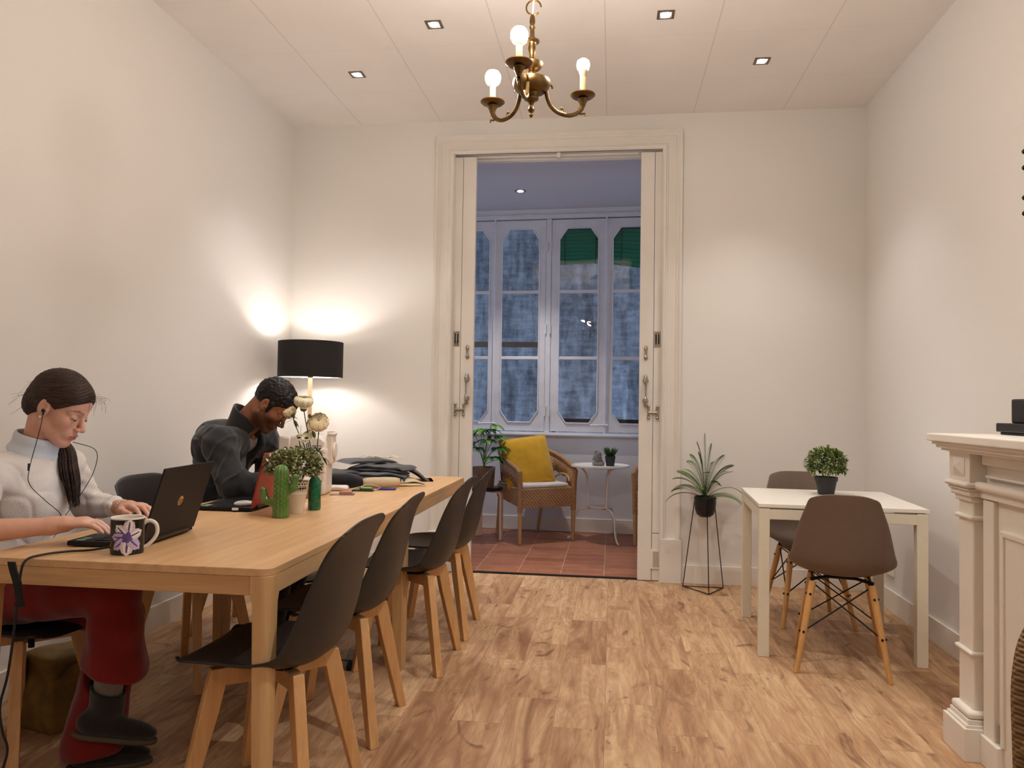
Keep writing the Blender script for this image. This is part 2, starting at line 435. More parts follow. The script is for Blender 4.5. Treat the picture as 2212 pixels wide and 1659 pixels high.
mb = MB(); mb.bb((XL-.1, YF-.1, -.06), (XR+.1, 5.46, 0)); fl = struct(mb.build('floor', floor_mat(), smooth=False))
mb = MB(); mb.bb((GX0-.05, 5.46, -.06), (GX1+.05, GY+.25, -.002)); struct(mb.build('floor_gallery', tile_mat(), smooth=False))
mb = MB(); mb.bb((OX0+.06, 5.435, -.001), (OX1-.06, 5.478, .006)); struct(mb.build('trim_4', BLACKM, smooth=False))
mb = MB(); mb.bb((XL-.1, YF-.1, ZC), (XR+.1, YB+.14, ZC+.08)); struct(mb.build('ceiling', ceiling_mat(), smooth=False))
mb = MB(); mb.bb((GX0-.05, YB+.14, GZ), (GX1+.05, GY+.3, GZ+.08))
struct(mb.build('ceiling_gallery', wall_mat('gallery_ceiling_paint', srgb(205, 202, 204)), smooth=False))
mb = MB(); mb.bb((XL-.1, YF, 0), (XL, YB+.1, ZC)); struct(mb.build('wall_left', WALL, smooth=False))
mb = MB(); mb.bb((XR, YF, 0), (XR+.1, YB+.1, ZC)); struct(mb.build('wall_right', WALL, smooth=False))
mb = MB(); mb.bb((XL, YB, 0), (OX0, YB+.14, ZC)); mb.bb((OX1, YB, 0), (XR, YB+.14, ZC)); mb.bb((OX0, YB, OZ), (OX1, YB+.14, ZC))
struct(mb.build('wall_back', WALL, smooth=False))
mb = MB(); mb.bb((XL, YF-.1, 0), (-.13, YF, ZC)); mb.bb((.37, YF-.1, 0), (XR, YF, ZC)); mb.bb((-.13, YF-.1, 0), (.37, YF, 1.0)); mb.bb((-.13, YF-.1, 2.1), (.37, YF, ZC))
struct(mb.build('wall_front', WALL, smooth=False))
GW = wall_mat('gallery_paint', srgb(222, 222, 224))
mb = MB(); mb.bb((GX0-.1, YB+.14, 0), (GX0, GY+.3, .9)); mb.bb((GX0-.1, YB+.14, 2.95), (GX0, GY+.3, GZ)); struct(mb.build('wall_gallery_left', GW, smooth=False))
mb = MB(); mb.bb((GX1, YB+.14, 0), (GX1+.1, GY+.3, .9)); mb.bb((GX1, YB+.14, 2.95), (GX1+.1, GY+.3, GZ)); struct(mb.build('wall_gallery_right', GW, smooth=False))

# baseboards
def baseboard(name, a, b, nrm, h=.125, t=.014):
    a = Vector(a); b = Vector(b); n_ = Vector(nrm); m_ = MB()
    m_.add([a, b, b+n_*t, a+n_*t]+[v+Vector((0, 0, h)) for v in (a, b, b+n_*t, a+n_*t)],
           [(0, 1, 2, 3), (7, 6, 5, 4), (0, 4, 5, 1), (1, 5, 6, 2), (2, 6, 7, 3), (3, 7, 4, 0)])
    return struct(m_.build(name, WHITE, smooth=False, bevel=.002))
baseboard('baseboard_left', (XL, YF, 0), (XL, YB, 0), (1, 0, 0))
baseboard('baseboard_right', (XR, YB, 0), (XR, 3.06, 0), (-1, 0, 0))
baseboard('baseboard_back_left', (XL+.014, YB, 0), (-1.285, YB, 0), (0, -1, 0))
baseboard('baseboard_back_right', (.480, YB, 0), (XR-.014, YB, 0), (0, -1, 0))
baseboard('baseboard_gallery', (GX0, gy(GX0), 0), (GX1, gy(GX1), 0), (0, -1, 0), .13)

# door casing: moulded architrave swept round the opening (profile: distance outwards from inner edge, projection)
prof = [(0, 0), (0, .020), (.008, .030), (.020, .032), (.026, .022), (.034, .020), (.040, .012), (.092, .012), (.096, .018), (.104, .020), (.110, .026), (.120, .034), (.132, .036), (.134, 0)]
ix0, ix1, iz = -1.150, .335, 3.005
mb = MB(); rings = []
for (px, pz, dx, dz) in ((ix0, 0, -1, 0), (ix0, iz, -1, 1), (ix1, iz, 1, 1), (ix1, 0, 1, 0)):
    rings.append([Vector((px+dx*d, YB-p, pz+dz*d)) for d, p in prof])
mb.loft(rings, True)
struct(mb.build('trim_1', WHITED, ang=20))
# reveal lining of the opening (depth of the wall) and the header with its track
mb = MB(); mb.bb((ix0-.02, YB-.012, 0), (ix0+.004, YB+.14, iz)); mb.bb((ix1-.004, YB-.012, 0), (ix1+.02, YB+.14, iz)); mb.bb((ix0-.02, YB-.012, iz), (ix1+.02, YB+.02, iz+.02)); mb.bb((ix0-.02, YB+.09, iz-.02), (ix1+.02, YB+.14, iz+.02))
struct(mb.build('trim_2', WHITED, smooth=False))
mb = MB(); mb.bb((-.99, YB+.045, iz-.012), (.17, YB+.065, iz+.003)); mb.bb((-.41, YB-.002, iz-.035), (-.385, YB+.05, iz+.002))
struct(mb.build('trim_3', WHITED, smooth=False))
# plinth blocks and side panelling at the foot of the casing on the right
mb = MB(); mb.bb((.336, YB-.040, 0), (.480, YB, .30)); struct(mb.build('trim_5', WHITED, bevel=.004, smooth=False))
mb = MB(); mb.bb((-1.29, YB-.040, 0), (-1.152, YB, .30)); struct(mb.build('trim_6', WHITED, bevel=.004, smooth=False))

# folding door leaves parked at both sides of the opening
def folded_door(name, x_in, x_gap, x_out, sgn, label_side):
    m_ = MB()
    a, b = sorted((x_in, x_gap+sgn*-.0015)); m_.bb((a, YB+.012, .004), (b, YB+.052, 2.995))
    root = struct(m_.build(name, WHITED, smooth=False, bevel=.003))
    m_ = MB(); a, b = sorted((x_gap+sgn*.0015, x_out))
    if sgn < 0: m_.bb((a, YB+.016, .004), (b, YB+.056, 2.995))
    else:
        m_.bb((a, YB+.016, .33), (b, YB+.056, 2.995)); m_.bb((a, YB+.016, .004), (b, YB+.056, .326))
    m_.build('door_leaf', WHITED, root, smooth=False, bevel=.003)
    yf = YB+.012
    def plate_lathe(nm, x, z, prof_, y=yf, sx=1):
        q = MB(); q.lathe(prof_, 14, (x, y, z), M=Matrix.Rotation(pi/2, 3, 'X') @ Matrix.Diagonal((sx, 1, 1)))
        return q
    # recessed flush pull on the outer leaf
    xc = (x_gap+x_out)/2; q = MB(); q.bb((xc-.021, yf-.001, 1.622), (xc+.021, yf+.006, 1.730))
    fp = q.build('flush_pull', CHROME, root, smooth=False, bevel=.002)
    q = MB(); q.tube([(xc, yf-.001, 1.642), (xc, yf-.0015, 1.71)], [.013, .013], 12, flat=.15, up=(0, 1, 0)); q.build('finger_recess', BLACKM, fp)
    q = MB(); q.tube(spline([(xc, yf-.003, 1.640), (xc, yf-.006, 1.66), (xc, yf-.006, 1.69), (xc, yf-.003, 1.712)], 4), .006, 8); q.build('pull_bar', CHROME, fp)
    xi = x_gap-sgn*.052
    # turned night latch
    q = MB(); q.tube(spline([(xi, yf-.006, 1.53), (xi, yf-.008, 1.56), (xi, yf-.008, 1.60), (xi, yf-.006, 1.63)], 5), [.006, .010, .013, .015, .012, .009, .009, .009, .009, .009, .012, .015, .013, .010, .008, .006], 10, flat=.6, up=(0, 1, 0)); q.build('latch', CHROME, root)
    # long pull handle with two ornate mounts
    hd = MB(); hd.tube([(xi, yf-.034, 1.225), (xi, yf-.034, 1.40)], .0075, 10)
    hb = hd.build('pull_handle', CHROME, root)
    for zc in (1.245, 1.385):
        q = MB(); q.tube([(xi, yf, zc), (xi, yf-.012, zc), (xi, yf-.03, zc), (xi, yf-.044, zc)], [.022, .016, .010, .013], 12)
        q.tube([(xi, yf-.034, zc-.03), (xi, yf-.034, zc-.012), (xi, yf-.034, zc+.012), (xi, yf-.034, zc+.03)], [.008, .013, .013, .008], 10)
        q.ball((xi, yf-.008, zc+(.028 if zc > 1.3 else -.028)), .014, 8, sc=(1, .6, 1)); q.build('handle_mount', CHROME, hb)
    # H-shaped hinge across the gap
    q = MB(); zc = 1.165
    for dx in (-.030, .030): q.tube([(x_gap+dx, yf-.006, zc-.038), (x_gap+dx, yf-.009, zc-.012), (x_gap+dx, yf-.009, zc+.012), (x_gap+dx, yf-.006, zc+.038)], [.010, .008, .008, .010], 8, flat=.7, up=(0, 1, 0)); q.ball((x_gap+dx, yf-.006, zc+.038), .011, 8); q.ball((x_gap+dx, yf-.006, zc-.038), .011, 8)
    q.tube([(x_gap-.03, yf-.009, zc), (x_gap+.03, yf-.009, zc)], .009, 8); q.build('hinge', CHROME, root)
    return root
d1 = folded_door('door_1', -.992, -1.088, -1.148, -1, 'left')
d2 = folded_door('door_2', .185, .281, .333, 1, 'right')
q = MB(); q.bb((.27, YB+.006, .085), (.333, YB+.012, .22)); fr = q.build('service_hatch', WHITED, d2, smooth=False, bevel=.002)
q = MB(); q.bb((.29, YB+.004, .10), (.333, YB+.0055, .205)); q.build('hatch_panel', plain('hatch_grey', srgb(176, 168, 152), .5), fr, smooth=False)

# ------------------------------------------------------------------ gallery: parapet, posts, casement windows
GLASS = plain('old_window_glass', (.96, .98, .98, 1), .0, var=0, trans=1, ior=1.45, spec=.5)
def glass_mat():
    m, nt, b = _nt('thin_window_glass'); out = nt.nodes['Material Output']
    tr = nt.nodes.new('ShaderNodeBsdfTransparent'); gl = nt.nodes.new('ShaderNodeBsdfGlossy'); gl.inputs['Roughness'].default_value = .0
    mx = nt.nodes.new('ShaderNodeMixShader'); fr_ = nt.nodes.new('ShaderNodeFresnel'); fr_.inputs[0].default_value = 1.5
    bp = N(nt, 'ShaderNodeBump', Strength=.12, Distance=.02); L(nt, noise(nt, coords(nt), 3.5, 2), bp.inputs['Height'])
    L(nt, bp.outputs[0], gl.inputs['Normal']); tr.inputs[0].default_value = (.93, .95, .96, 1)
    L(nt, mathn(nt, 'MINIMUM', mathn(nt, 'MULTIPLY', fr_.outputs[0], 1.9), 1.0), mx.inputs[0]); L(nt, tr.outputs[0], mx.inputs[1]); L(nt, gl.outputs[0], mx.inputs[2]); L(nt, mx.outputs[0], out.inputs[0]); return m
GLASST = glass_mat()
Rg = Matrix.Rotation(-.05, 3, 'Z')
def gpt(x, dy, z): return Vector((x, gy(x)+dy, z))
def gbox(m_, x0, x1, dy0, dy1, z0, z1, mi=0):
    vs = [gpt(x, d, z) for z in (z0, z1) for (x, d) in ((x0, dy0), (x1, dy0), (x1, dy1), (x0, dy1))]
    m_.add(vs, [(3, 2, 1, 0), (4, 5, 6, 7), (0, 1, 5, 4), (1, 2, 6, 5), (2, 3, 7, 6), (3, 0, 4, 7)], mi)
mb = MB(); gbox(mb, GX0, GX1, 0, .16, 0, .905); gbox(mb, GX0, GX1, 0, .16, 3.07, GZ)
struct(mb.build('wall_gallery_back', GW, smooth=False))
mb = MB(); gbox(mb, GX0, GX1, -.035, .10, .905, .945); gbox(mb, GX0, GX1, -.05, .10, .915, .932); gbox(mb, GX0, GX1, -.02, .10, 3.025, 3.07); gbox(mb, GX0, GX1, -.03, .10, 3.045, 3.06)
for a_, b_ in ((-2.6, -1.72), (-.652, -.602), (.5, 1.5)): gbox(mb, a_, b_, .005, .10, .945, 3.025)
OLDW = plain('old_window_paint', srgb(214, 212, 214), .55, var=.05, nscale=9, bmp=.12, bscale=35)
struct(mb.build('trim_7', OLDW, smooth=False, bevel=.003))
def casement(name, x0, x1, gx0, gx1):
    """leaf from x0..x1 with octagonal-cornered glass gx0..gx1"""
    z0, z1, g0, g1 = .955, 3.015, 1.038, 2.93; cx, cz = .078, .11
    outer = [(x0, z0), (x1, z0), (x1, z1), (x0, z1)]
    octo = [(gx0+cx, g0), (gx1-cx, g0), (gx1, g0+cz), (gx1, g1-cz), (gx1-cx, g1), (gx0+cx, g1), (gx0, g1-cz), (gx0, g0+cz)]
    m_ = MB(); vs = []
    for dy in (.012, .052):
        vs += [gpt(x, dy, z) for x, z in outer]+[gpt(x, dy, z) for x, z in octo]
    def f2(o): return [(o+0, o+1, o+5, o+4), (o+1, o+2, o+7, o+6), (o+1, o+6, o+5), (o+2, o+3, o+9, o+8), (o+2, o+8, o+7), (o+3, o+0, o+11, o+10), (o+3, o+10, o+9), (o+0, o+4, o+11)]
    fs = f2(0)+[tuple(reversed(f)) for f in f2(12)]
    for n_, o in ((4, 0), (8, 4)):
        for j in range(n_):
            k = (j+1) % n_; fs.append((o+j, o+k, 12+o+k, 12+o+j))
    m_.add(vs, fs)
    # raised bead round the glass
    bead = [gpt(x, .008, z) for x, z in octo]; m_.tube(bead, .007, 6, loop=True)
    root = struct(m_.build(name, OLDW, ang=30))
    m_ = MB()
    for z in (1.665, 2.312): gbox(m_, gx0-.004, gx1+.004, .014, .046, z-.016, z+.016)
    m_.build('glazing_bar', OLDW, root, smooth=False, bevel=.005)
    m_ = MB(); m_.add([gpt(x, .032+.05*(x-(gx0+gx1)/2), z) for x, z in octo], [tuple(range(8))]); m_.build('glass', GLASST, root, smooth=False)
    return root
w1 = casement('window_1', -1.72, -1.164, -1.62, -1.212)
w2 = casement('window_2', -1.156, -.655, -1.090, -.717)
w3 = casement('window_3', -.599, -.073, -.523, -.144)
w4 = casement('window_4', -.065, .46, -.008, .372)
for wn, xh in ((w2, -1.16), (w4, -.069)):
    q = MB(); q.tube([gpt(xh, -.01, .93), gpt(xh, -.012, 3.03)], .009, 8); q.tube([gpt(xh+.02, -.02, .93), gpt(xh, -.02, .93), gpt(xh, -.02, .99)], .008, 6); q.build('espagnolette_rod', OLDW, wn)
    q = MB(); q.tube([gpt(xh-.13, -.018, 1.02), gpt(xh, -.022, 1.025), gpt(xh+.03, -.02, 1.02)], [.010, .008, .012], 8); q.ball(gpt(xh-.13, -.018, 1.02), .013, 8); q.build('window_latch', OLDW, wn)
for wn, xs in ((w2, (-.648,)), (w3, (-.606,))):
    for z in (1.15, 1.95, 2.75):
        q = MB(); q.tube([gpt(xs[0], -.004, z-.05), gpt(xs[0], -.004, z+.05)], .008, 8); q.build('butt_hinge', OLDW, wn)

for nm_, xw in (('added_window_6', GX0-.05), ('added_window_7', GX1+.05)):  # unseen side glazing added to let bluish sky light into the gallery
    q = MB()
    for ya in (YB+.15, 6.06, 6.70, 7.34): q.bb((xw-.03, ya, .9), (xw+.03, ya+.06, 2.95))
    for za in (.9, 1.60, 2.27, 2.89): q.bb((xw-.025, YB+.15, za), (xw+.025, 7.40, za+.05))
    o_ = struct(q.build(nm_, OLDW, smooth=False)); q = MB(); q.bb((xw-.003, YB+.15, .92), (xw+.003, 7.38, 2.93)); q.build('glass', GLASST, o_, smooth=False)
# outside the gallery: light well wall, roller blinds, rails
mb = MB(); mb.bb((-6, 10.2, -3), (6, 10.4, 8.5)); struct(mb.build('wall_outside', outside_mat(), smooth=False))
mb = MB(); mb.bb((-6, 7.7, -3.1), (6, 10.3, -3.0)); struct(mb.build('ground_outside', plain('yard_concrete', srgb(120, 120, 116), .9), smooth=False))
mb = MB(); mb.bb((-6, 7.62, 3.25), (6, 7.8, 8.5)); struct(mb.build('wall_sky_blocker', outside_mat(), smooth=False))  # unseen wall added above the gallery to cut sky light in the well
BLIND = plain('green_slats', srgb(32, 156, 116), .5, var=.05)
def roller_blind(x0, x1, z0a, z0b, label):
    m_ = MB(); n_ = 12
    for i in range(n_):
        f0, f1 = i/n_, (i+.97)/n_
        za = [z0a+(3.06-z0a)*f for f in (f0, f1)]; zb = [z0b+(3.06-z0b)*f for f in (f0, f1)]
        A = [gpt(x0, .16, za[0]), gpt(x1, .16, zb[0]), gpt(x1, .175, (zb[0]+zb[1])/2), gpt(x1, .16, zb[1]), gpt(x0, .16, za[1]), gpt(x0, .175, (za[0]+za[1])/2)]
        B = [v+Vector((0, -.006, 0)) for v in A]
        m_.add(A+B, [(0, 1, 2, 5), (5, 2, 3, 4), (11, 8, 7, 6), (10, 9, 8, 11), (0, 6, 7, 1), (4, 3, 9, 10)])
    o = m_.build('roller_blind', BLIND, smooth=False); tag(o, label, 'blind', 'green roller blinds outside the windows')
    for f in (.22, .78):
        q = MB(); x = x0+(x1-x0)*f; z = z0a+(z0b-z0a)*f; q.tube([gpt(x, .145, z-.01), gpt(x, .145, 3.06)], .004, 5); q.build('ladder_cord', BLACKM, o)
roller_blind(-.60, -.055, 2.60, 2.61, 'green slatted roller blind half lowered outside the window at the centre of the gallery')
roller_blind(-.045, .50, 2.60, 2.52, 'green slatted roller blind hanging askew outside the rightmost gallery window')
mb = MB(); mb.bb((-4.2, 8.9, 1.885), (-.80, 8.96, 1.945)); hr_ = mb.build('handrail', plain('rusty_rail', srgb(112, 84, 62), .7), smooth=False)
for x_ in (-4.0, -2.4): q = MB(); q.bb((x_, 8.91, -3.0), (x_+.05, 8.95, 1.89)); q.build('post', MATS['rusty_rail'], hr_, smooth=False)
tag(hr_, 'brown horizontal rail seen outside through the left gallery windows', 'rail')
mb = MB(); mb.bb((-.60, 7.75, 1.02), (.9, 7.82, 1.075)); wb_ = mb.build('window_bar', BLACKM, smooth=False)
for x_ in (-.58, .82): q = MB(); q.bb((x_, 7.48, 1.03), (x_+.03, 7.80, 1.06)); q.bb((x_, 7.48, .80), (x_+.03, 7.56, 1.05)); q.build('bracket', BLACKM, wb_, smooth=False)
tag(wb_, 'dark horizontal bar outside the lower panes of the right gallery windows', 'bar')

# ------------------------------------------------------------------ window behind the camera (seen as a reflection)
mb = MB(); 
for a_, b_ in (((-.13, YF-.06, 1.0), (-.09, YF, 2.1)), ((.33, YF-.06, 1.0), (.37, YF, 2.1)), ((-.09, YF-.06, 1.0), (.33, YF, 1.04)), ((-.09, YF-.06, 2.06), (.33, YF, 2.1))): mb.bb(a_, b_)
fw_ = struct(mb.build('window_5', WHITE, smooth=False)); mb = MB(); mb.bb((-.09, YF-.05, 1.04), (.33, YF-.045, 2.06)); mb.build('glass', GLASST, fw_, smooth=False)

# ------------------------------------------------------------------ ceiling lights
LENS = plain('downlight_lens', (1, 1, 1, 1), .4, var=0, emis=(1, .86, .72, 1), es=26)
STEEL = plain('brushed_steel', srgb(120, 112, 106), .32, .9, var=.1)
def downlight(loc, label, power, square=True, color=NEUT, grp='square recessed ceiling spotlights'):
    t = thing('ceiling_spotlight', label, 'ceiling light', loc, 0, grp); m_ = MB(); a, b = .044, .030
    if square:
        pr = [[Vector((sx*s_, sy*s_, z)) for sx, sy in ((-1, -1), (1, -1), (1, 1), (-1, 1))] for s_, z in ((a, 0), (a, -.004), (b, -.004), (b-.003, .02))]
        m_.loft(pr, False); m_.build('housing', STEEL, t, smooth=False)
    else:
        m_.lathe([(.05, 0), (.05, -.004), (.036, -.004), (.034, .02)], 24); m_.build('housing', STEEL, t)
    m_ = MB(); m_.lathe([(.0001, -.006), (.016, -.006), (.0245, -.002), (.026, .012)], 20); m_.build('lens', LENS, t)
    lamp('SPOT', 'spot_beam', (0, 0, -.02), power, color, .02, math.radians(92), blend=.85, parent=t)
    return t
SP = 38
downlight((-.978, 4.0, ZC), 'square recessed ceiling spotlight left of the chandelier, nearer the camera', SP)
downlight((.255, 4.02, ZC), 'square recessed ceiling spotlight just right of the chandelier', SP)
downlight((-1.605, 4.57, ZC), 'leftmost square recessed ceiling spotlight, above the floor lamp corner', SP)
downlight((.854, 4.62, ZC), 'rightmost square recessed ceiling spotlight, above the small white table', SP)
downlight((-.836, 6.76, GZ), 'round recessed spotlight in the gallery ceiling seen through the doorway', 85, False, grp=None).children[-1].data.spot_size = math.radians(78)
for x_, y_, pw, lb in ((-1.2, .3, .25, 'added left-hand fill spotlight above and behind the camera'), (.95, 1.7, 2.4, 'added unseen fill spotlight above the fireplace, over the top edge of the picture'), (.6, -.9, 1.3, 'added fill spotlight deep behind the camera, beside the rear window')):
    downlight((x_, y_, ZC), lb, SP*pw).children[-1].data.spot_size = math.radians(135)  # unseen spotlights added to brighten the room, mostly its right side
# ================================================================== CHANDELIER
def chandelier():
    cx, cy = -.314, 2.832
    t = thing('chandelier', 'antique brass three-armed chandelier with lit candle bulbs hanging from the ceiling', 'chandelier', (cx, cy, 2.28))
    m_ = MB()
    m_.lathe([(.0001, .0), (.004, .002), (.008, .010), (.006, .018), (.010, .024), (.013, .032), (.009, .042), (.008, .050), (.012, .060), (.026, .068), (.028, .074), (.022, .078), (.026, .082), (.030, .092), (.052, .098), (.066, .112), (.072, .128), (.070, .140), (.060, .146), (.030, .150), (.017, .154), (.016, .160), (.020, .168), (.014, .176), (.030, .184), (.040, .196), (.043, .206), (.036, .212), (.014, .216), (.010, .230), (.012, .245), (.016, .262), (.013, .278), (.016, .284), (.028, .288), (.028, .293), (.014, .300), (.009, .312), (.008, .335), (.012, .345), (.008, .352), (.011, .365), (.009, .385), (.006, .392), (.0001, .394)], 28)
    m_.build('stem', BRASS, t)
    m_ = MB(); m_.tube([Vector((.028*math.sin(a)+.004, 0, .420+.028*math.cos(a))) for a in [i*2*pi*.86/20+2.4 for i in range(21)]], .0032, 6); m_.build('hanging_ring', BRASS, t)
    q = MB(); q.tube(spline([(-.012, 0, .51), (-.014, 0, .48), (-.004, 0, .462), (-.001, 0, .448), (.003, 0, .447), (.006, 0, .462), (.016, 0, .48), (.012, 0, .51), (.001, 0, .53)], 5), .0032, 6)
    for k in range(6):
        z = .545+k*.062; R_ = Matrix.Rotation(pi/2*(k % 2), 3, 'Z')
        q.tube([R_ @ Vector((.012*math.sin(a), 0, 0))+Vector((0, 0, z+.036*math.cos(a)+.02)) for a in [i*2*pi/14 for i in range(14)]], .003, 6, loop=True)
    q.build('chain', BRASS, t)
    q = MB(); q.tube(spline([(0, 0, .39), (.003, 0, .45), (-.004, 0, .52), (0, 0, .7), (0, 0, .95)], 4), .003, 6); q.build('power_cord', plain('cream_cord', srgb(226, 206, 178), .5), t)
    q = MB(); q.lathe([(.0001, .90), (.03, .905), (.05, .93), (.052, .956)], 24); q.build('ceiling_rose', BRASS, t)
    candle = plain('candle_sleeve', srgb(176, 154, 104), .5, var=.03, trans=0)
    for k, (ang, kind) in enumerate(((26, 'small'), (143, 'big'), (264, 'big'))):
        a = math.radians(ang); d = Vector((math.cos(a), math.sin(a), 0))
        def P3(r, z): return d*r+Vector((0, 0, z))
        q = MB(); pts = spline([P3(.058, .112), P3(.066, .080), P3(.082, .052), P3(.112, .034), P3(.155, .030), P3(.188, .044), P3(.206, .066)], 6)
        n_ = len(pts); q.tube(pts, [.0080+.003*max(0, (i/n_-.75)*4) for i in range(n_)], 8)
        q.tube(spline([P3(.060, .105), P3(.064, .125), P3(.075, .136), P3(.084, .130), P3(.083, .124)], 4), .0042, 6)      # upper scroll
        q.tube(spline([P3(.125, .034), P3(.128, .044), P3(.122, .054), P3(.117, .049)], 4), .0035, 6)
        q.tube(spline([P3(.188, .044), P3(.204, .042), P3(.218, .046), P3(.220, .037)], 4), .0035, 6)
        q.lathe([(.006, .058), (.010, .066), (.014, .078), (.018, .084), (.013, .086)], 16, P3(.210, .008))
        arm = q.build('arm', BRASS, t)
        q = MB(); q.lathe([(.010, .080), (.014, .086), (.020, .094), (.017, .098), (.040, .100), (.0485, .108), (.047, .112), (.038, .107), (.016, .104), (.012, .110), (.0001, .112)], 28, P3(.210, .008)); q.build('drip_pan', BRASS, arm)
        q = MB(); h_ = .062 if kind == 'big' else .072
        q.lathe([(.0115, .106), (.0115, .106+h_), (.0001, .106+h_)], 18, P3(.210, .008)); q.build('candle_sleeve', candle, arm)
        z0 = .106+h_
        if kind == 'big':
            q = MB(); q.lathe([(.010, z0-.002), (.0125, z0+.003), (.016, z0+.008)], 24, P3(.210, .008)); q.build('bulb_base', plain('white_bulb_base', srgb(176, 160, 130), .4), arm)
            q = MB(); q.lathe([(.016, z0+.008), (.024, z0+.015), (.0295, z0+.026), (.031, z0+.038), (.029, z0+.050), (.022, z0+.061), (.011, z0+.067), (.0001, z0+.068)], 24, P3(.210, .008))
            q.build('bulb', plain('lit_warm_bulb', (1, 1, 1, 1), .4, var=0, emis=(1, .88, .78, 1), es=SB), arm)
        else:
            q = MB(); q.lathe([(.010, z0-.004), (.012, z0+.006), (.016, z0+.018), (.0185, z0+.028)], 24, P3(.210, .008)); q.build('bulb_base', plain('white_bulb_base', srgb(176, 160, 130), .4), arm)
            q = MB(); q.lathe([(.0185, z0+.028), (.023, z0+.036), (.0255, z0+.048), (.022, z0+.062), (.012, z0+.070), (.0001, z0+.072)], 24, P3(.210, .008))
            q.build('bulb', plain('lit_white_bulb', (1, 1, 1, 1), .4, var=0, emis=(1, .92, .84, 1), es=SB*1.2), arm)
SB = 365
chandelier()

# ================================================================== FLOOR LAMP in the corner
def floor_lamp():
    t = thing('floor_lamp', 'lit floor lamp with a black drum shade and pale wooden pole in the corner', 'floor lamp', (-2.055, 5.03, 0))
    q = MB(); q.lathe([(.218, 1.372), (.218, 1.612)], 64); o = q.build('lamp_shade', [plain('black_shade_cloth', srgb(36, 33, 32), .9, var=.04, bmp=.15, bscale=500)], t, ang=0)
    q = MB(); q.lathe([(.215, 1.373), (.215, 1.611)], 64); q.build('shade_lining', plain('white_shade_lining', srgb(240, 238, 232), .8, var=0), t, ang=0)
    q = MB(); q.tube([(.2165*math.cos(2*pi*i/48), .2165*math.sin(2*pi*i/48), 1.372) for i in range(48)], .0025, 6, loop=True); q.tube([(.2165*math.cos(2*pi*i/48), .2165*math.sin(2*pi*i/48), 1.612) for i in range(48)], .0025, 6, loop=True)
    for k in range(3): a = k*2*pi/3+.4; q.tube([(0, 0, 1.40), (.215*math.cos(a), .215*math.sin(a), 1.385)], .002, 5)
    q.build('shade_ring', BLACKM, t)
    q = MB(); q.tube([(0, 0, .03), (0, 0, 1.375)], .0145, 16); q.build('pole', wood('pale_lamp_pole', srgb(206, 160, 124), srgb(224, 184, 150), 'z', .5), t)
    q = MB(); q.lathe([(.0001, .0), (.14, 0), (.14, .018), (.13, .026), (.02, .03), (.016, .05), (.0001, .05)], 40); q.build('base', BLACKM, t)
    q = MB(); q.lathe([(.0001, 1.37), (.019, 1.37), (.019, 1.43), (.0001, 1.432)], 20); q.build('bulb_socket', BLACKM, t)
    q = MB(); q.lathe([(.013, 1.432), (.016, 1.445), (.028, 1.465), (.031, 1.485), (.026, 1.505), (.012, 1.518), (.0001, 1.52)], 24)
    q.build('bulb', plain('lit_lamp_bulb', (1, 1, 1, 1), .4, var=0, emis=(1, .93, .90, 1), es=150), t)
floor_lamp()

# ================================================================== LONG TABLES
def long_table(loc, label):
    t = thing('long_table', label, 'table', loc, 0, 'long light wooden tables')
    W_, L_, H_ = .90, 1.40, .74; rc = .035
    poly = []
    for (sx, sy, a0) in ((1, 1, 0), (-1, 1, 90), (-1, -1, 180), (1, -1, 270)):
        for k in range(6):
            a = math.radians(a0+k*18); poly.append((sx*(W_/2-rc)+rc*math.cos(a), sy*(L_/2-rc)+rc*math.sin(a)))
    q = MB(); q.prism(poly, H_-.022, H_); q.build('tabletop', OAK, t, bevel=.0018, ang=30)
    for sx in (-1, 1):
        q = MB(); q.bb((sx*(W_/2-.001), -L_/2+.06, H_-.075), (sx*(W_/2-.022), L_/2-.06, H_-.022)); q.build('side_rail', OAK, t, smooth=False, bevel=.002)
    for sy in (-1, 1):
        q = MB(); q.bb((-W_/2+.06, sy*(L_/2-.001), H_-.075), (W_/2-.06, sy*(L_/2-.022), H_-.022)); q.build('end_rail', OAKX, t, smooth=False, bevel=.002)
    for sx in (-1, 1):
        for sy in (-1, 1):
            rings = []
            for z, s_ in ((0, .038), (.30, .046), (H_-.10, .052), (H_-.075, .060), (H_-.022, .060)):
                x1, y1 = sx*W_/2, sy*L_/2; r_ = min(.03, s_*.6); ring = [(x1-sx*s_, y1-sy*s_), (x1-sx*.0, y1-sy*s_)]
                for k in range(6):
                    a = k*pi/10; ring.append((x1-sx*(r_-r_*math.cos(a)), y1-sy*(r_-r_*math.sin(a))))
                ring.append((x1-sx*s_, y1)); rings.append([Vector((x, y, z)) for x, y in ring])
            q = MB(); q.loft(rings); q.build('leg', OAKZ, t, ang=35, bevel=.0015)
    return t
TX = -1.375
tab1 = long_table((TX, 2.715, 0), 'near long light oak table carrying the open dark laptop and floral mug')
clone(tab1, (TX, 4.118, 0), 0, 'far long light oak table carrying the white sewing machine and folded cloth')

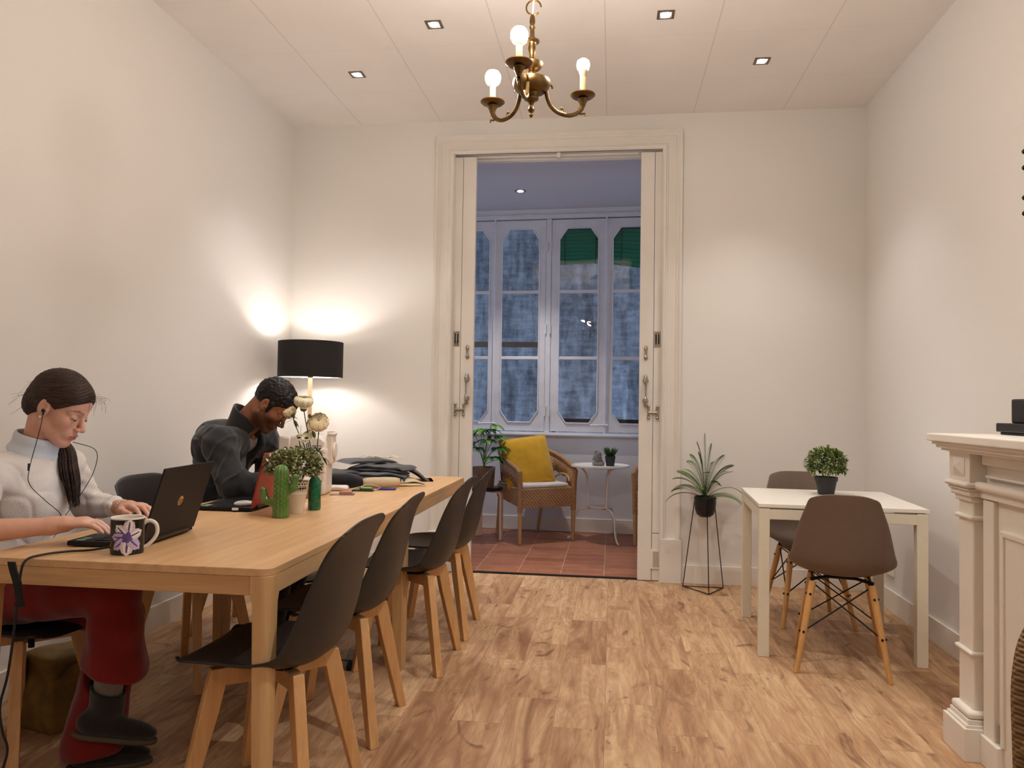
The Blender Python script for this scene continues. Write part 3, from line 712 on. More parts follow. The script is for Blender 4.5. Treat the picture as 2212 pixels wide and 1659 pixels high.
# ================================================================== SHELL CHAIRS
def shell(spine, ncross=20, th=.007, wing=2.4):
    """spine: (x, z, halfwidth, curl, corner) front edge of the seat to the top of the back; chair faces +x"""
    S = []; P = [Vector(s[:5]) if False else s for s in spine]
    # catmull-rom through the stations
    A = np.array([P[0]]+list(P)+[P[-1]], float); A[0] = 2*A[1]-A[2]; A[-1] = 2*A[-2]-A[-3]
    for i in range(1, len(A)-2):
        for j in range(5):
            t = j/5; a, b, c, d = A[i-1], A[i], A[i+1], A[i+2]
            S.append(.5*((2*b)+(c-a)*t+(2*a-5*b+4*c-d)*t*t+(3*b-a-3*c+d)*t**3))
    S.append(A[-2]); S = np.array(S); n_ = len(S)
    q = MB(); rows = []
    for i in range(n_):
        d = S[min(i+1, n_-1), :2]-S[max(i-1, 0), :2]; d /= np.linalg.norm(d); nrm = np.array([-d[1], d[0]])
        if nrm @ np.array([.6, .8]) < 0: nrm = -nrm       # towards sitter
        row = []
        for j in range(ncross+1):
            t = -1+2*j/ncross; w_ = S[i, 2]; c = S[i, 3]*abs(t)**wing
            e = S[i, 4]*abs(t)**4
            x = S[i, 0]+nrm[0]*c+d[0]*-e*(1 if i > n_/2 else -1); z = S[i, 1]+nrm[1]*c+d[1]*-e*(1 if i > n_/2 else -1)
            row.append((x, t*w_*(1-.06*abs(t)**6), z))
        rows.append(row)
    vs = [v for r in rows for v in r]; m = ncross+1
    fs = [(i*m+j, i*m+j+1, (i+1)*m+j+1, (i+1)*m+j) for i in range(n_-1) for j in range(ncross)]
    q.add(vs, fs); return q
BSP = [(.236, .434, .165, .004, .030), (.226, .446, .195, .008, .020), (.18, .452, .218, .014, .004), (.10, .446, .232, .026, 0), (0, .434, .238, .040, 0), (-.09, .432, .240, .058, 0),
       (-.155, .452, .238, .072, 0), (-.196, .505, .232, .076, 0), (-.222, .590, .224, .066, 0), (-.240, .685, .216, .048, 0), (-.258, .775, .206, .026, .004), (-.280, .838, .190, .006, .016), (-.296, .864, .160, -.004, .034)]
def tower_chair(label, loc, rz):
    t = thing('dining_chair', label, 'chair', loc, rz, 'black shell chairs with beech legs')
    q = shell(BSP); o = q.build('seat_shell', BLACKP, t, ang=0, solid=.008, sub=1)
    # crossed beech arches under the seat
    for s in (1, -1):
        R_ = Matrix.Rotation(s*pi/4, 3, 'Z')
        for e in (1, -1):
            top = Vector((e*.185, 0, .405)); ft = Vector((e*.285, 0, .0))
            rings = []
            for z, xo, xi in ((0, .288, .256), (.30, .222, .170), (.385, .203, .150), (.428, .192, .130)):
                rings.append([R_ @ Vector((e*x, y, z)) for x, y in ((xo, .017), (xo, -.017), (xi, -.017), (xi, .017))])
            q = MB(); q.loft(rings); q.build('leg', BEECH, t, smooth=False, bevel=.003)
        q = MB(); dz = .001*s
        q.add([R_ @ Vector(v) for v in [(x, y, z) for y in (-.0165, .0165) for x, z in ((-.165, .424+dz), (-.165, .378), (-.05, .372), (.05, .372), (.165, .378), (.165, .424+dz))]],
              [(0, 1, 2, 3, 4, 5), (11, 10, 9, 8, 7, 6)]+[(j, (j+1) % 6, 6+(j+1) % 6, 6+j) for j in range(6)])
        q.build('seat_rail', BEECH, t, smooth=False, bevel=.002)
    q = MB(); q.box((0, 0, .423), (.18, .18, .008)); q.tube([(.05, .0, .42), (.05, 0, .362)], .010, 8); q.build('mounting_plate', BLACKM, t)
    return t
GRP = None
c0 = tower_chair('black shell chair nearest the camera, tucked under the near table corner', (-1.0, 2.235, 0), pi-.04)
for (x_, y_, rz_, lb) in ((-1.01, 2.81, pi+.02, 'second black shell chair from the camera along the aisle side of the tables'),
                          (-.935, 3.54, pi-.02, 'third black shell chair along the aisle side, pushed in at the far table'),
                          (-.925, 4.065, pi+.02, 'farthest black shell chair on the aisle side, beside the gallery doorway'),
                          (-1.83, 3.20, -.16, 'empty black shell chair on the wall side between the woman and the man'),
                          (-1.98, 2.38, -.12, 'black shell chair under the seated woman in the white sweater'),
                          (-1.91, 3.88, -.10, 'black shell chair under the man bending over the far table')):
    clone(c0, (x_, y_, 0), rz_, lb)

GSP = [(.225, .412, .175, .0, .030), (.222, .432, .205, .006, .018), (.19, .452, .222, .012, .003), (.10, .448, .232, .024, 0), (.0, .438, .238, .040, 0), (-.09, .436, .243, .060, 0),
       (-.155, .455, .245, .076, 0), (-.195, .505, .240, .070, 0), (-.215, .585, .222, .050, 0), (-.232, .675, .200, .030, 0), (-.250, .760, .170, .012, 0), (-.261, .806, .154, .004, .008), (-.266, .826, .136, .0, .026)]
def dowel_chair(label, loc, rz):
    t = thing('dining_chair', label, 'chair', loc, rz, 'taupe shell chairs with dowel legs')
    shell(GSP).build('seat_shell', GREYP, t, ang=0, solid=.007, sub=1)
    tops = {}; feet = {}
    for sx in (-1, 1):
        for sy in (-1, 1):
            tp = Vector((sx*.105, sy*.125, .405)); ft = Vector((sx*.195, sy*.195, 0)); tops[sx, sy] = tp; feet[sx, sy] = ft
            q = MB(); q.tube([ft, ft.lerp(tp, .02), ft.lerp(tp, .75), tp], [.0105, .0115, .0165, .0165], 14); lg = q.build('leg', DOWEL, t)
            q = MB(); 
            for f in (.45, .86): 
                c = ft.lerp(tp, f); q.ball(c+Vector((0, sy*.016, 0)), .006, 6); q.ball(c+Vector((sx*.016, 0, 0)), .006, 6)
            q.build('bolt', BLACKM, lg)
    q = MB()
    for sx in (-1, 1):
        for a, b in (((sx, 1), (sx, -1)), ((sx, -1), (sx, 1))):
            q.tube([feet[a].lerp(tops[a], .45), tops[b]+Vector((-sx*.01, 0, -.01))], .0035, 6)
    for sy in (-1, 1):
        for a, b in (((1, sy), (-1, sy)), ((-1, sy), (1, sy))):
            q.tube([feet[a].lerp(tops[a], .45), tops[b]+Vector((0, 0, -.01))], .0035, 6)
    q.build('cross_brace', BLACKM, t)
    q = MB()
    for sx in (-1, 1): q.tube([(sx*.10, -.135, .412), (sx*.09, -.06, .428), (sx*.09, .06, .428), (sx*.10, .135, .412)], .008, 6); 
    for sy in (-1, 1): q.tube([(-.10, sy*.125, .408), (.10, sy*.125, .408)], .007, 6)
    q.build('mounting_frame', BLACKM, t)
    return t
g0 = dowel_chair('taupe shell chair in front of the small white table, its back to the camera', (1.079, 3.82, 0), pi/2-.22)
clone(g0, (1.12, 4.60, 0), -pi/2+.08, 'taupe shell chair behind the small white table, facing the camera')

# ================================================================== SMALL WHITE TABLE
def white_table():
    t = thing('small_table', 'square white table with straight square legs beside the right wall', 'table', (1.118, 4.235, 0), -.055)
    W_, H_ = .768, .74; h = W_/2
    q = MB(); q.bb((-h, -h, H_-.018), (h, h, H_)); q.build('tabletop', WHITEM, t, smooth=False, bevel=.0015)
    fr = plain('cream_metal_frame', srgb(226, 218, 196), .4, var=.02)
    for sy in (-1, 1):
        q = MB(); q.bb((-h+.05, sy*(h-.004), H_-.075), (h-.05, sy*(h-.03), H_-.026)); q.build('apron', fr, t, smooth=False, bevel=.002)
    for sx in (-1, 1):
        q = MB(); q.bb((sx*(h-.004), -h+.05, H_-.075), (sx*(h-.03), h-.05, H_-.026)); q.build('apron', fr, t, smooth=False, bevel=.002)
        for sy in (-1, 1):
            q = MB(); q.bb((sx*(h-.003), sy*(h-.003), 0), (sx*(h-.053), sy*(h-.053), H_-.022)); q.build('leg', fr, t, smooth=False, bevel=.003)
white_table()

# ================================================================== PLANTS
LEAF_D = plain('leaf_dark', srgb(48, 74, 30), .5, var=.25, nscale=40); LEAF_M = plain('leaf_mid', srgb(88, 116, 48), .5, var=.25, nscale=40)
LEAF_L = plain('leaf_light', srgb(170, 178, 104), .5, var=.2, nscale=40); FERN = plain('fern_green', srgb(66, 104, 44), .5, var=.3, nscale=30)
POTB = plain('black_nursery_pot', srgb(38, 37, 38), .5, var=.05); MOSS = plain('soil', srgb(40, 30, 22), .95, var=.3, bmp=.5)
def leaf(m_, p, d, ln, wd, mi=0, droop=.3, up=Vector((0, 0, 1)), nseg=3):
    d = Vector(d).normalized(); s = d.cross(up); s = s.normalized() if s.length > .05 else Vector((1, 0, 0)); n_ = s.cross(d)
    vs = []; cur = Vector(p)
    for i in range(nseg+1):
        f = i/nseg; w_ = wd*math.sin(pi*min(.97, max(.06, f**.8)))
        c = Vector(p)+d*ln*f-Vector((0, 0, 1))*droop*ln*f*f
        vs += [c-s*w_+n_*w_*.25, c, c+s*w_+n_*w_*.25]
    fs = []
    for i in range(nseg): o = i*3; fs += [(o, o+1, o+4, o+3), (o+1, o+2, o+5, o+4)]
    m_.add(vs, fs, mi)
def bush(c, rx, ry, rz_, n_, ls, seed, lw=.30, mids=(0, 1, 1, 2)):
    R = random.Random(seed); m_ = MB()
    for _ in range(n_):
        u = R.uniform(-1, 1); a = R.uniform(0, 2*pi); s = math.sqrt(1-u*u); d = Vector((s*math.cos(a), s*math.sin(a), u))
        if d.z < -.55: continue
        r = R.uniform(.55, 1.02)**.6*(1+.08*math.sin(a*5+u*7)); p = Vector(c)+Vector((d.x*rx, d.y*ry, d.z*rz_))*r
        for k in range(4):
            dd = (d+Vector((R.gauss(0, .6), R.gauss(0, .6), R.gauss(.25, .6)))).normalized()
            mi = R.choice(mids) if r > .8 else R.choice((0, 0, 1)); leaf(m_, p+dd*.002, dd, ls*R.uniform(.7, 1.2), ls*lw, mi, .1, nseg=2)
    return m_
def pot_plant():
    t = thing('potted_plant', 'small round boxwood-like plant in a black pot on the white table', 'plant', (1.163, 4.385, .74))
    q = MB(); q.lathe([(.0001, 0), (.041, 0), (.054, .072), (.054, .074), (.059, .074), (.061, .096), (.057, .096), (.055, .084), (.0001, .082)], 28); q.build('pot', POTB, t)
    bush((0, 0, .165), .102, .102, .088, 1400, .015, 3, .30, (0, 1, 1, 2, 2)).build('foliage', [LEAF_D, LEAF_M, LEAF_L], t, smooth=False, fix=False)
    q = MB()
    for k in range(9):
        a = k*.7; q.tube([(0.01*math.cos(a), .01*math.sin(a), .08), (.045*math.cos(a), .045*math.sin(a), .17)], .0015, 5)
    q.build('stem', LEAF_M, t)
pot_plant()
def fern():
    t = thing('plant_stand', 'black wire triangular plant stand standing against the wall right of the doorway', 'plant stand', (.617, 5.21, 0))
    T = [Vector(v) for v in ((-.134, .075, .006), (.012, -.128, .006), (.130, .074, .006))]
    tp = [Vector((.617*0+.070*math.cos(a), .070*math.sin(a), .612)) for a in (math.radians(152), math.radians(272), math.radians(30))]
    q = MB(); q.tube(T, .0032, 6, loop=True); 
    for i in range(3): q.tube([T[i], T[(i+1) % 3]], .0032, 6)
    q.build('base_frame', BLACKM, t)
    for a, b in zip(T, tp): q = MB(); q.tube([a, b], .0032, 6); q.build('leg', BLACKM, t)
    q = MB(); q.tube([(.072*math.cos(i*pi/16), .072*math.sin(i*pi/16), .606) for i in range(32)], .003, 6, loop=True); q.build('pot_ring', BLACKM, t)
    p = thing('potted_fern', 'green fern in a black egg-shaped pot held by the wire stand', 'plant', (.617, 5.21, .482))
    q = MB(); q.lathe([(.0001, .0), (.035, .002), (.056, .02), (.067, .055), (.070, .10), (.070, .136), (.066, .136), (.064, .12), (.0001, .118)], 32); q.build('pot', plain('matt_black_pot', srgb(28, 27, 28), .45, var=.03), p)
    R = random.Random(5); m_ = MB(); st = MB()
    specs = [(-178, .26, .05, -.10), (5, .27, .10, -.12), (-25, .28, .05, -.13), (100, .18, .26, .02), (70, .14, .30, .04), (130, .17, .22, .0), (-90, .15, .18, -.02), (-110, .2, .10, -.06), (40, .2, .16, .0), (160, .22, .13, -.03), (200, .2, .16, 0), (20, .2, .20, .0), (-60, .17, .12, -.04), (-140, .2, .18, 0), (90, .06, .36, .05), (-10, .12, .24, .03), (175, .10, .25, .02), (120, .1, .31, .04), (60, .12, .22, 0), (-160, .24, .09, -.06), (-35, .2, .17, .0)]
    for (ad, rr, hh, dz) in specs:
        a = math.radians(ad); d = Vector((math.cos(a), math.sin(a)*.75, 0))
        pts = bez((0, 0, .12), d*rr*.3+Vector((0, 0, .12+hh*.9)), d*rr*.75+Vector((0, 0, .14+hh)), d*rr+Vector((0, 0, .14+hh+dz)), 40)
        st.tube(pts, [.0016*(1-i/44)+.0004 for i in range(41)], 4)
        rl = R.uniform(-1.0, 1.0)
        for i in range(4, 41):
            f = i/40; tn = (pts[min(i+1, 40)]-pts[i-1]).normalized(); s = tn.cross(Vector((0, 0, 1))); s = Matrix.Rotation(rl, 3, tn) @ (s.normalized() if s.length > .1 else Vector((1, 0, 0)))
            ln = .030*math.sin(pi*min(1, .18+f*.80))**.7*(.8 if rr < .12 else 1)+.003
            for sg in (-1, 1): leaf(m_, pts[i], s*sg+tn*.35, ln, .0034, R.choice((0, 1, 1)), .12, nseg=2)
    m_.build('foliage', [FERN, LEAF_M], p, smooth=False, fix=False); st.build('stem', FERN, p)
fern()

# ================================================================== FIREPLACE
def fireplace():
    y0, y1 = 1.62, 3.03; yc = (y0+y1)/2
    t = thing('fireplace', 'white moulded fireplace surround and mantelpiece projecting from the right wall', 'fireplace', (XR, yc, 0))
    def bb(m_, xa, ya, za, xb, yb, zb): m_.bb((xa-XR, ya-yc, za), (xb-XR, yb-yc, zb))
    q = MB(); bb(q, 1.172, y0-.055, 1.092, XR, y1+.035, 1.120); o = q.build('mantel_shelf', WHITE, t, smooth=False, bevel=.004)
    q = MB(); bb(q, 1.186, y0-.04, 1.080, XR, y1+.022, 1.092); bb(q, 1.197, y0-.03, 1.068, XR, y1+.012, 1.081); bb(q, 1.212, y0-.02, 1.058, XR, y1+.004, 1.07); q.build('cornice', WHITE, t, smooth=False, bevel=.003)
    q = MB(); bb(q, 1.288, y0+.01, .16, XR, y1-.02, 1.062); 
    # opening recess is closed by a plain white panel framed by mouldings
    q.build('chimney_breast', WHITE, t, smooth=False, bevel=.003)
    q = MB(); bb(q, 1.262, y0+.20, 1.02, 1.29, y1-.20, 1.055); bb(q, 1.272, y0+.20, .975, 1.29, y1-.20, .985); q.build('frieze_moulding', WHITE, t, smooth=False, bevel=.004)
    q = MB(); q.tube([(1.262-XR, y0+.16-yc, .945), (1.262-XR, y1-.16-yc, .945)], .016, 12); bb(q, 1.266, y0+.16, .905, 1.30, y1-.16, .93); q.build('architrave_bead', WHITE, t, bevel=0)
    for (ya, yb) in ((y1-.185, y1-.012), (y0+.012, y0+.185)):
        s = ya, yb
        q = MB(); bb(q, 1.212, ya, 0, 1.45, yb, .112); bb(q, 1.222, ya+.008, .112, 1.44, yb-.008, .122); bb(q, 1.230, ya+.014, .122, 1.44, yb-.014, .138)
        q.build('plinth', WHITE, t, smooth=False, bevel=.002)
        q = MB(); bb(q, 1.232, ya+.014, .138, 1.44, yb-.014, .166); q.build('torus_moulding', WHITE, t, smooth=True, bevel=.011)
        q = MB(); bb(q, 1.254, ya+.030, .16, 1.44, yb-.030, .92); q.build('pilaster_shaft', WHITE, t, smooth=False, bevel=.006)
        for z in (.36, .830):
            q = MB(); bb(q, 1.242, ya+.020, z-.008, 1.43, yb-.020, z+.008); q.build('ring_moulding', WHITE, t, bevel=.007)
        q = MB(); bb(q, 1.234, ya+.010, .905, 1.43, yb-.010, .925); bb(q, 1.244, ya+.02, .885, 1.43, yb-.02, .906); bb(q, 1.226, ya+.004, .925, 1.43, yb-.004, .935); q.build('capital', WHITE, t, bevel=.006)
        q = MB(); bb(q, 1.216, ya-.004, .936, 1.43, yb+.004, .956); q.build('bead_moulding', WHITE, t, bevel=.009)
        q = MB(); bb(q, 1.232, ya+.006, .955, 1.43, yb-.006, 1.060)
        fb = q.build('frieze_block', WHITE, t, smooth=False, bevel=.002)
        ym = (ya+yb)/2-yc; xf = 1.232-XR
        q = MB(); hw, hz, zc = .045, .034, 1.008
        q.add([(xf-.001, ym-hw, zc-hz), (xf-.001, ym+hw, zc-hz), (xf-.001, ym+hw, zc+hz), (xf-.001, ym-hw, zc+hz), (xf-.018, ym, zc)], [(0, 1, 4), (1, 2, 4), (2, 3, 4), (3, 0, 4), (3, 2, 1, 0)])
        q.build('pyramid_boss', WHITE, fb, smooth=False)
    # stepped side pieces and inner panel
    for ya, yb in ((y1-.26, y1-.185), (y0+.185, y0+.26)): q = MB(); bb(q, 1.272, ya, 0, 1.40, yb, .90); q.build('side_panel', WHITE, t, smooth=False, bevel=.004)
    for ya, yb in ((y1-.30, y1-.185), (y0+.185, y0+.30)): q = MB(); bb(q, 1.262, ya, 0, 1.40, yb, .10); q.build('side_plinth', WHITE, t, smooth=False, bevel=.003)
    q = MB(); ya, yb = y0+.30, y1-.30
    bb(q, 1.276, ya-.012, .10, 1.30, ya+.012, .80); bb(q, 1.276, yb-.012, .10, 1.30, yb+.012, .80); bb(q, 1.276, ya-.012, .79, 1.30, yb+.012, .81); q.build('panel_moulding', WHITE, t, smooth=False, bevel=.005)
    q = MB(); bb(q, 1.284, ya, .0, 1.30, yb, .80); q.build('hearth_panel', WHITE, t, smooth=False)
fireplace()
def router():
    t = thing('router', 'black device with an upright panel standing on the mantelpiece', 'device', (1.535, 3.11, 1.12))
    t.location = (1.47, 2.93, 1.12)
    BK = plain('black_device', srgb(26, 25, 26), .4, var=.03)
    q = MB(); q.bb((-.07, -.10, .010), (.07, .10, .042)); q.bb((-.06, -.09, 0), (.06, .09, .01)); q.build('base_unit', BK, t, smooth=False, bevel=.004)
    q = MB(); q.bb((-.025, -.08, .042), (.05, .085, .13)); q.build('upright_panel', BK, t, smooth=False, bevel=.006)
router()
def wall_rack():
    t = thing('wall_hook_rail', 'wall rail with black round knobs above the mantelpiece, cut by the right edge', 'hook rail', (XR, 3.33, 2.16))
    q = MB(); q.bb((-.018, -.16, -.26), (-.002, -.012, .20)); q.build('backboard', WHITE, t, smooth=False, bevel=.003)
    for z in (.096, .030, -.092, -.156):
        q = MB(); q.ball((-.040, -.022, z), .011, 10); q.tube([(-.018, -.022, z), (-.035, -.022, z)], .005, 8); q.build('knob', BLACKM, t)
wall_rack()
def outlet():
    t = thing('wall_socket', 'white double wall socket low on the right wall behind the white table', 'socket', (XR, 4.93, .25))
    q = MB(); q.bb((-.012, -.075, -.04), (0, .075, .04)); q.build('cover_plate', WHITEM, t, smooth=False, bevel=.004)
    for y in (-.036, .036):
        q = MB(); q.lathe([(.021, 0), (.021, .001), (.017, -.006+.002), (.0001, -.004)], 20, (-.0125, y, 0), M=Matrix.Rotation(-pi/2, 3, 'Y')); q.build('socket_insert', plain('socket_grey', srgb(206, 198, 182), .5), t)
outlet()

# ================================================================== GALLERY FURNITURE
RAT = weave_mat('rattan_weave', srgb(104, 70, 40), srgb(204, 160, 108), .8); CANE = wood('cane_pole', srgb(172, 128, 80), srgb(206, 166, 116), 'z', .45)
RATP = plain('rattan_wrap', srgb(168, 126, 82), .5, var=.25, nscale=60, bmp=.5, bscale=150)
def wicker_chair(label, loc, rz):
    """front faces -y"""
    t = thing('wicker_armchair', label, 'armchair', loc, rz, 'wicker armchairs in the gallery')
    # rim path in plan, front left -> back -> front right
    path = spline([(-.285, -.255, 0), (-.300, -.05, 0), (-.285, .12, 0), (-.225, .235, 0), (-.10, .285, 0), (0, .292, 0), (.10, .285, 0), (.225, .235, 0), (.285, .12, 0), (.300, -.05, 0), (.285, -.255, 0)], 6)
    n_ = len(path)
    def zt(f): s = abs(f-.5)*2; return .635+.175*(1-s**2.2)+(-.02 if s > .97 else 0)
    def zb(f):
        s = abs(f-.5)*2
        if s > .90: return .50-(s-.9)*.3
        if s > .58: return .50+.085*math.sin(pi*min(1, (.90-s)/.08)/2) if s > .82 else zt(f)-.15
        return .50
    q = MB(); rings = []
    for i, p in enumerate(path):
        f = i/(n_-1); z1, z0 = zt(f), zb(f); k_ = .92 if z0 < .55 else .97
        tn = (path[min(i+1, n_-1)]-path[max(i-1, 0)]).normalized(); nr = Vector((tn.y, -tn.x, 0))
        ring = []
        for u, dd in ((0, 0), (.5, .005), (1, 0)): 
            c = Vector((p.x*(k_+(1-k_)*u), p.y*(k_+(1-k_)*u), z0+(z1-z0)*u)); ring.append(c)
        rings.append(ring)
    q.loft(rings, False, closed=False); q.build('back_panel', RAT, t, ang=0, solid=.018, sub=0)
    q = MB(); q.tube([Vector((p.x, p.y, zt(i/(n_-1)))) for i, p in enumerate(path)], .020, 10); q.build('arm_rail', RATP, t)
    q = MB()
    for sx in (-1, 1): 
        q.tube(bez((sx*.262, -.19, .52), (sx*.272, -.17, .60), (sx*.29, .05, .60), (sx*.262, .10, .515), 10), .010, 8)
    q.build('arm_hoop', CANE, t)
    for sx in (-1, 1):
        q = MB(); q.tube([(sx*.268, -.248, 0), (sx*.270, -.250, .28), (sx*.275, -.252, .50), (sx*.283, -.255, .625)], [.016, .019, .021, .021], 12)
        lg = q.build('front_leg', CANE, t)
        q = MB(); q.tube([(sx*.2695, -.250, .27), (sx*.272, -.2515, .40), (sx*.275, -.2525, .52), (sx*.284, -.256, .63)], .0235, 12); q.build('rattan_wrap', RATP, lg)
        q = MB(); q.tube([(sx*.215, .31, 0), (sx*.225, .25, .28), (sx*.225, .235, .50)], [.015, .018, .018], 12); q.build('rear_leg', CANE, t)
    q = MB()
    q.bb((-.255, -.262, .305), (.255, -.240, .475)); 
    for sx in (-1, 1): q.add([(sx*a, y, z) for a in (.262, .244) for y, z in ((-.25, .305), (.235, .36), (.235, .475), (-.25, .475))], [(0, 1, 2, 3), (7, 6, 5, 4), (0, 4, 5, 1), (1, 5, 6, 2), (2, 6, 7, 3), (3, 7, 4, 0)])
    q.bb((-.225, .225, .36), (.225, .245, .475)); q.bb((-.25, -.25, .452), (.25, .23, .474)); q.build('seat_panel', RAT, t, smooth=False, bevel=.006)
    return t
wc = wicker_chair('wicker armchair holding a mustard cushion in the gallery, left of the round table', (-.70, 6.985, 0), .60)
clone(wc, (.565, 6.86, 0), -.50, 'wicker armchair in the gallery cut off by the right side of the doorway')
def pillow_fn(hx, hz, th):
    def f(u, v):
        a, b = u*2-1, v*2-1
        pin = 1-.10*(abs(a)**2)*(1-abs(b)**3)-.0; pin2 = 1-.10*(abs(b)**2)*(1-abs(a)**3)
        return a*hx*pin2, b*hz*pin, th*((1-a**4)*(1-b**4))**.55
    return f
def cushion(name, mat_, hx, hz, th, loc, R, label, grp=None):
    f = pillow_fn(hx, hz, th); q = MB(); n_ = 22
    for s in (1, -1):
        def g(u, v):
            x, z, d = f(u, v); d += .006*math.sin(u*9+v*5)*math.sin(pi*u)*math.sin(pi*v)
            return Vector((x, s*d, z))
        q.grid(g, n_, n_)
    bord = [Vector((f(i/n_, 0)[0], 0, f(i/n_, 0)[1])) for i in range(n_)]+[Vector((f(1, i/n_)[0], 0, f(1, i/n_)[1])) for i in range(n_)]+[Vector((f(1-i/n_, 1)[0], 0, f(1-i/n_, 1)[1])) for i in range(n_)]+[Vector((f(0, 1-i/n_)[0], 0, f(0, 1-i/n_)[1])) for i in range(n_)]
    o = q.build(name, mat_, None, smooth=True, ang=0)
    o.location = loc; o.rotation_euler = R; tag(o, label, 'cushion', grp)
    q = MB(); q.tube(bord, .004, 5, loop=True); q.build('piping', mat_, o)
    return o
YEL = fabric('mustard_cloth', srgb(206, 156, 38), var=.08, b=.2, s=300)
cushion('cushion', YEL, .228, .228, .070, (-.765, 6.975, .690), (-.34, -.12, .46), 'mustard yellow square cushion leaning in the wicker armchair')
q = MB(); q.bb((-.235, -.225, 0), (.235, .215, .035)); sp_ = q.build('seat_pad', fabric('white_pad', srgb(226, 218, 212)), None, bevel=.014); sp_.location = (-.700, 6.985, .4755); sp_.rotation_euler = (0, 0, .60); tag(sp_, 'thin white seat pad lying on the wicker armchair with the mustard cushion', 'seat pad')
q = MB(); q.bb((-.235, -.225, 0), (.235, .215, .035)); sp2 = q.build('seat_pad', fabric('white_pad', srgb(226, 218, 212)), None, bevel=.014); sp2.location = (.565, 6.86, .4755); sp2.rotation_euler = (0, 0, -.50); tag(sp2, 'thin seat pad on the wicker armchair cut off by the doorway', 'seat pad')

def round_table():
    t = thing('side_table', 'small round white metal table with curved legs in the gallery', 'table', (-.10, 6.98, 0))
    q = MB(); q.lathe([(.0001, .655), (.250, .655), (.262, .660), (.262, .676), (.256, .678), (.250, .668), (.0001, .668)], 48); q.build('tabletop', WHITEM, t)
    q = MB(); q.lathe([(.0001, .292), (.105, .292), (.112, .297), (.110, .304), (.0001, .300)], 32); q.build('lower_shelf', WHITEM, t)
    for ad in (-54, 176, 58):
        a = math.radians(ad); d = Vector((math.cos(a), math.sin(a), 0)); P_ = lambda r, z: d*r+Vector((0, 0, z))
        q = MB(); q.tube(spline([P_(.22, .655), P_(.16, .635), P_(.120, .57), P_(.110, .45), P_(.108, .30), P_(.110, .292)], 6), .0085, 8)
        q.tube(spline([P_(.03, .285), P_(.12, .283), P_(.19, .265), P_(.225, .19), P_(.235, .09), P_(.262, .02), P_(.290, .008)], 6), .0085, 8)
        q.build('leg', WHITEM, t)
round_table()
def grass_pot():
    t = thing('potted_grass', 'small black pot of spiky green grass on the round white gallery table', 'plant', (-.012, 6.96, .669))
    q = MB(); q.lathe([(.0001, 0), (.036, 0), (.046, .078), (.048, .078), (.048, .088), (.043, .088), (.0001, .08)], 24); q.build('pot', POTB, t)
    R = random.Random(2); m_ = MB()
    for k in range(240):
        a = R.uniform(0, 2*pi); r = R.uniform(0, .034); tl = R.uniform(.15, 1)**1.1*.6; d = Vector((math.cos(a)*tl, math.sin(a)*tl, 1))
        leaf(m_, (r*math.cos(a), r*math.sin(a), .08), d, R.uniform(.06, .115), .0026, R.choice((0, 1, 1)), .12, up=Vector((math.sin(a), -math.cos(a), .3)), nseg=3)
    m_.build('grass_blades', [LEAF_D, FERN], t, smooth=False, fix=False)
grass_pot()
def statue():
    ST = plain('grey_stone', srgb(132, 126, 120), .9, var=.25, nscale=60, bmp=.8, bscale=140)
    def fn(P):
        d = ell_(P, (0, 0, .075), (.028, .030, .044))
        d = smin(d, ell_(P, (-.002, 0, .125), (.019, .019, .015)), .012)
        d = smin(d, ell_(P, (.018, 0, .105), (.024, .026, .022)), .012)
        d = smin(d, cap_(P, (.028, 0, .09), (.045, 0, .02), .014, .018), .015)
        d = smin(d, cap_(P, (-.022, 0, .07), (-.030, 0, .060), .008, .009), .008)
        d = smin(d, ell_(P, (.03, 0, .018), (.045, .034, .020)), .015)
        d = smin(d, ell_(P, (-.012, 0, .02), (.024, .028, .030)), .012)
        d = d+.0012*np.sin(P[:, 2]*420)*np.sin(P[:, 1]*300)
        return np.maximum(d, -P[:, 2])
    o = sdf_obj('statuette', fn, (-.07, -.06, -.01), (.09, .06, .16), .003, ST, smooth_it=1); o.location = (-.135, 6.96, .669)
    tag(o, 'small grey stone head figurine standing on the round white gallery table', 'statuette')
statue()
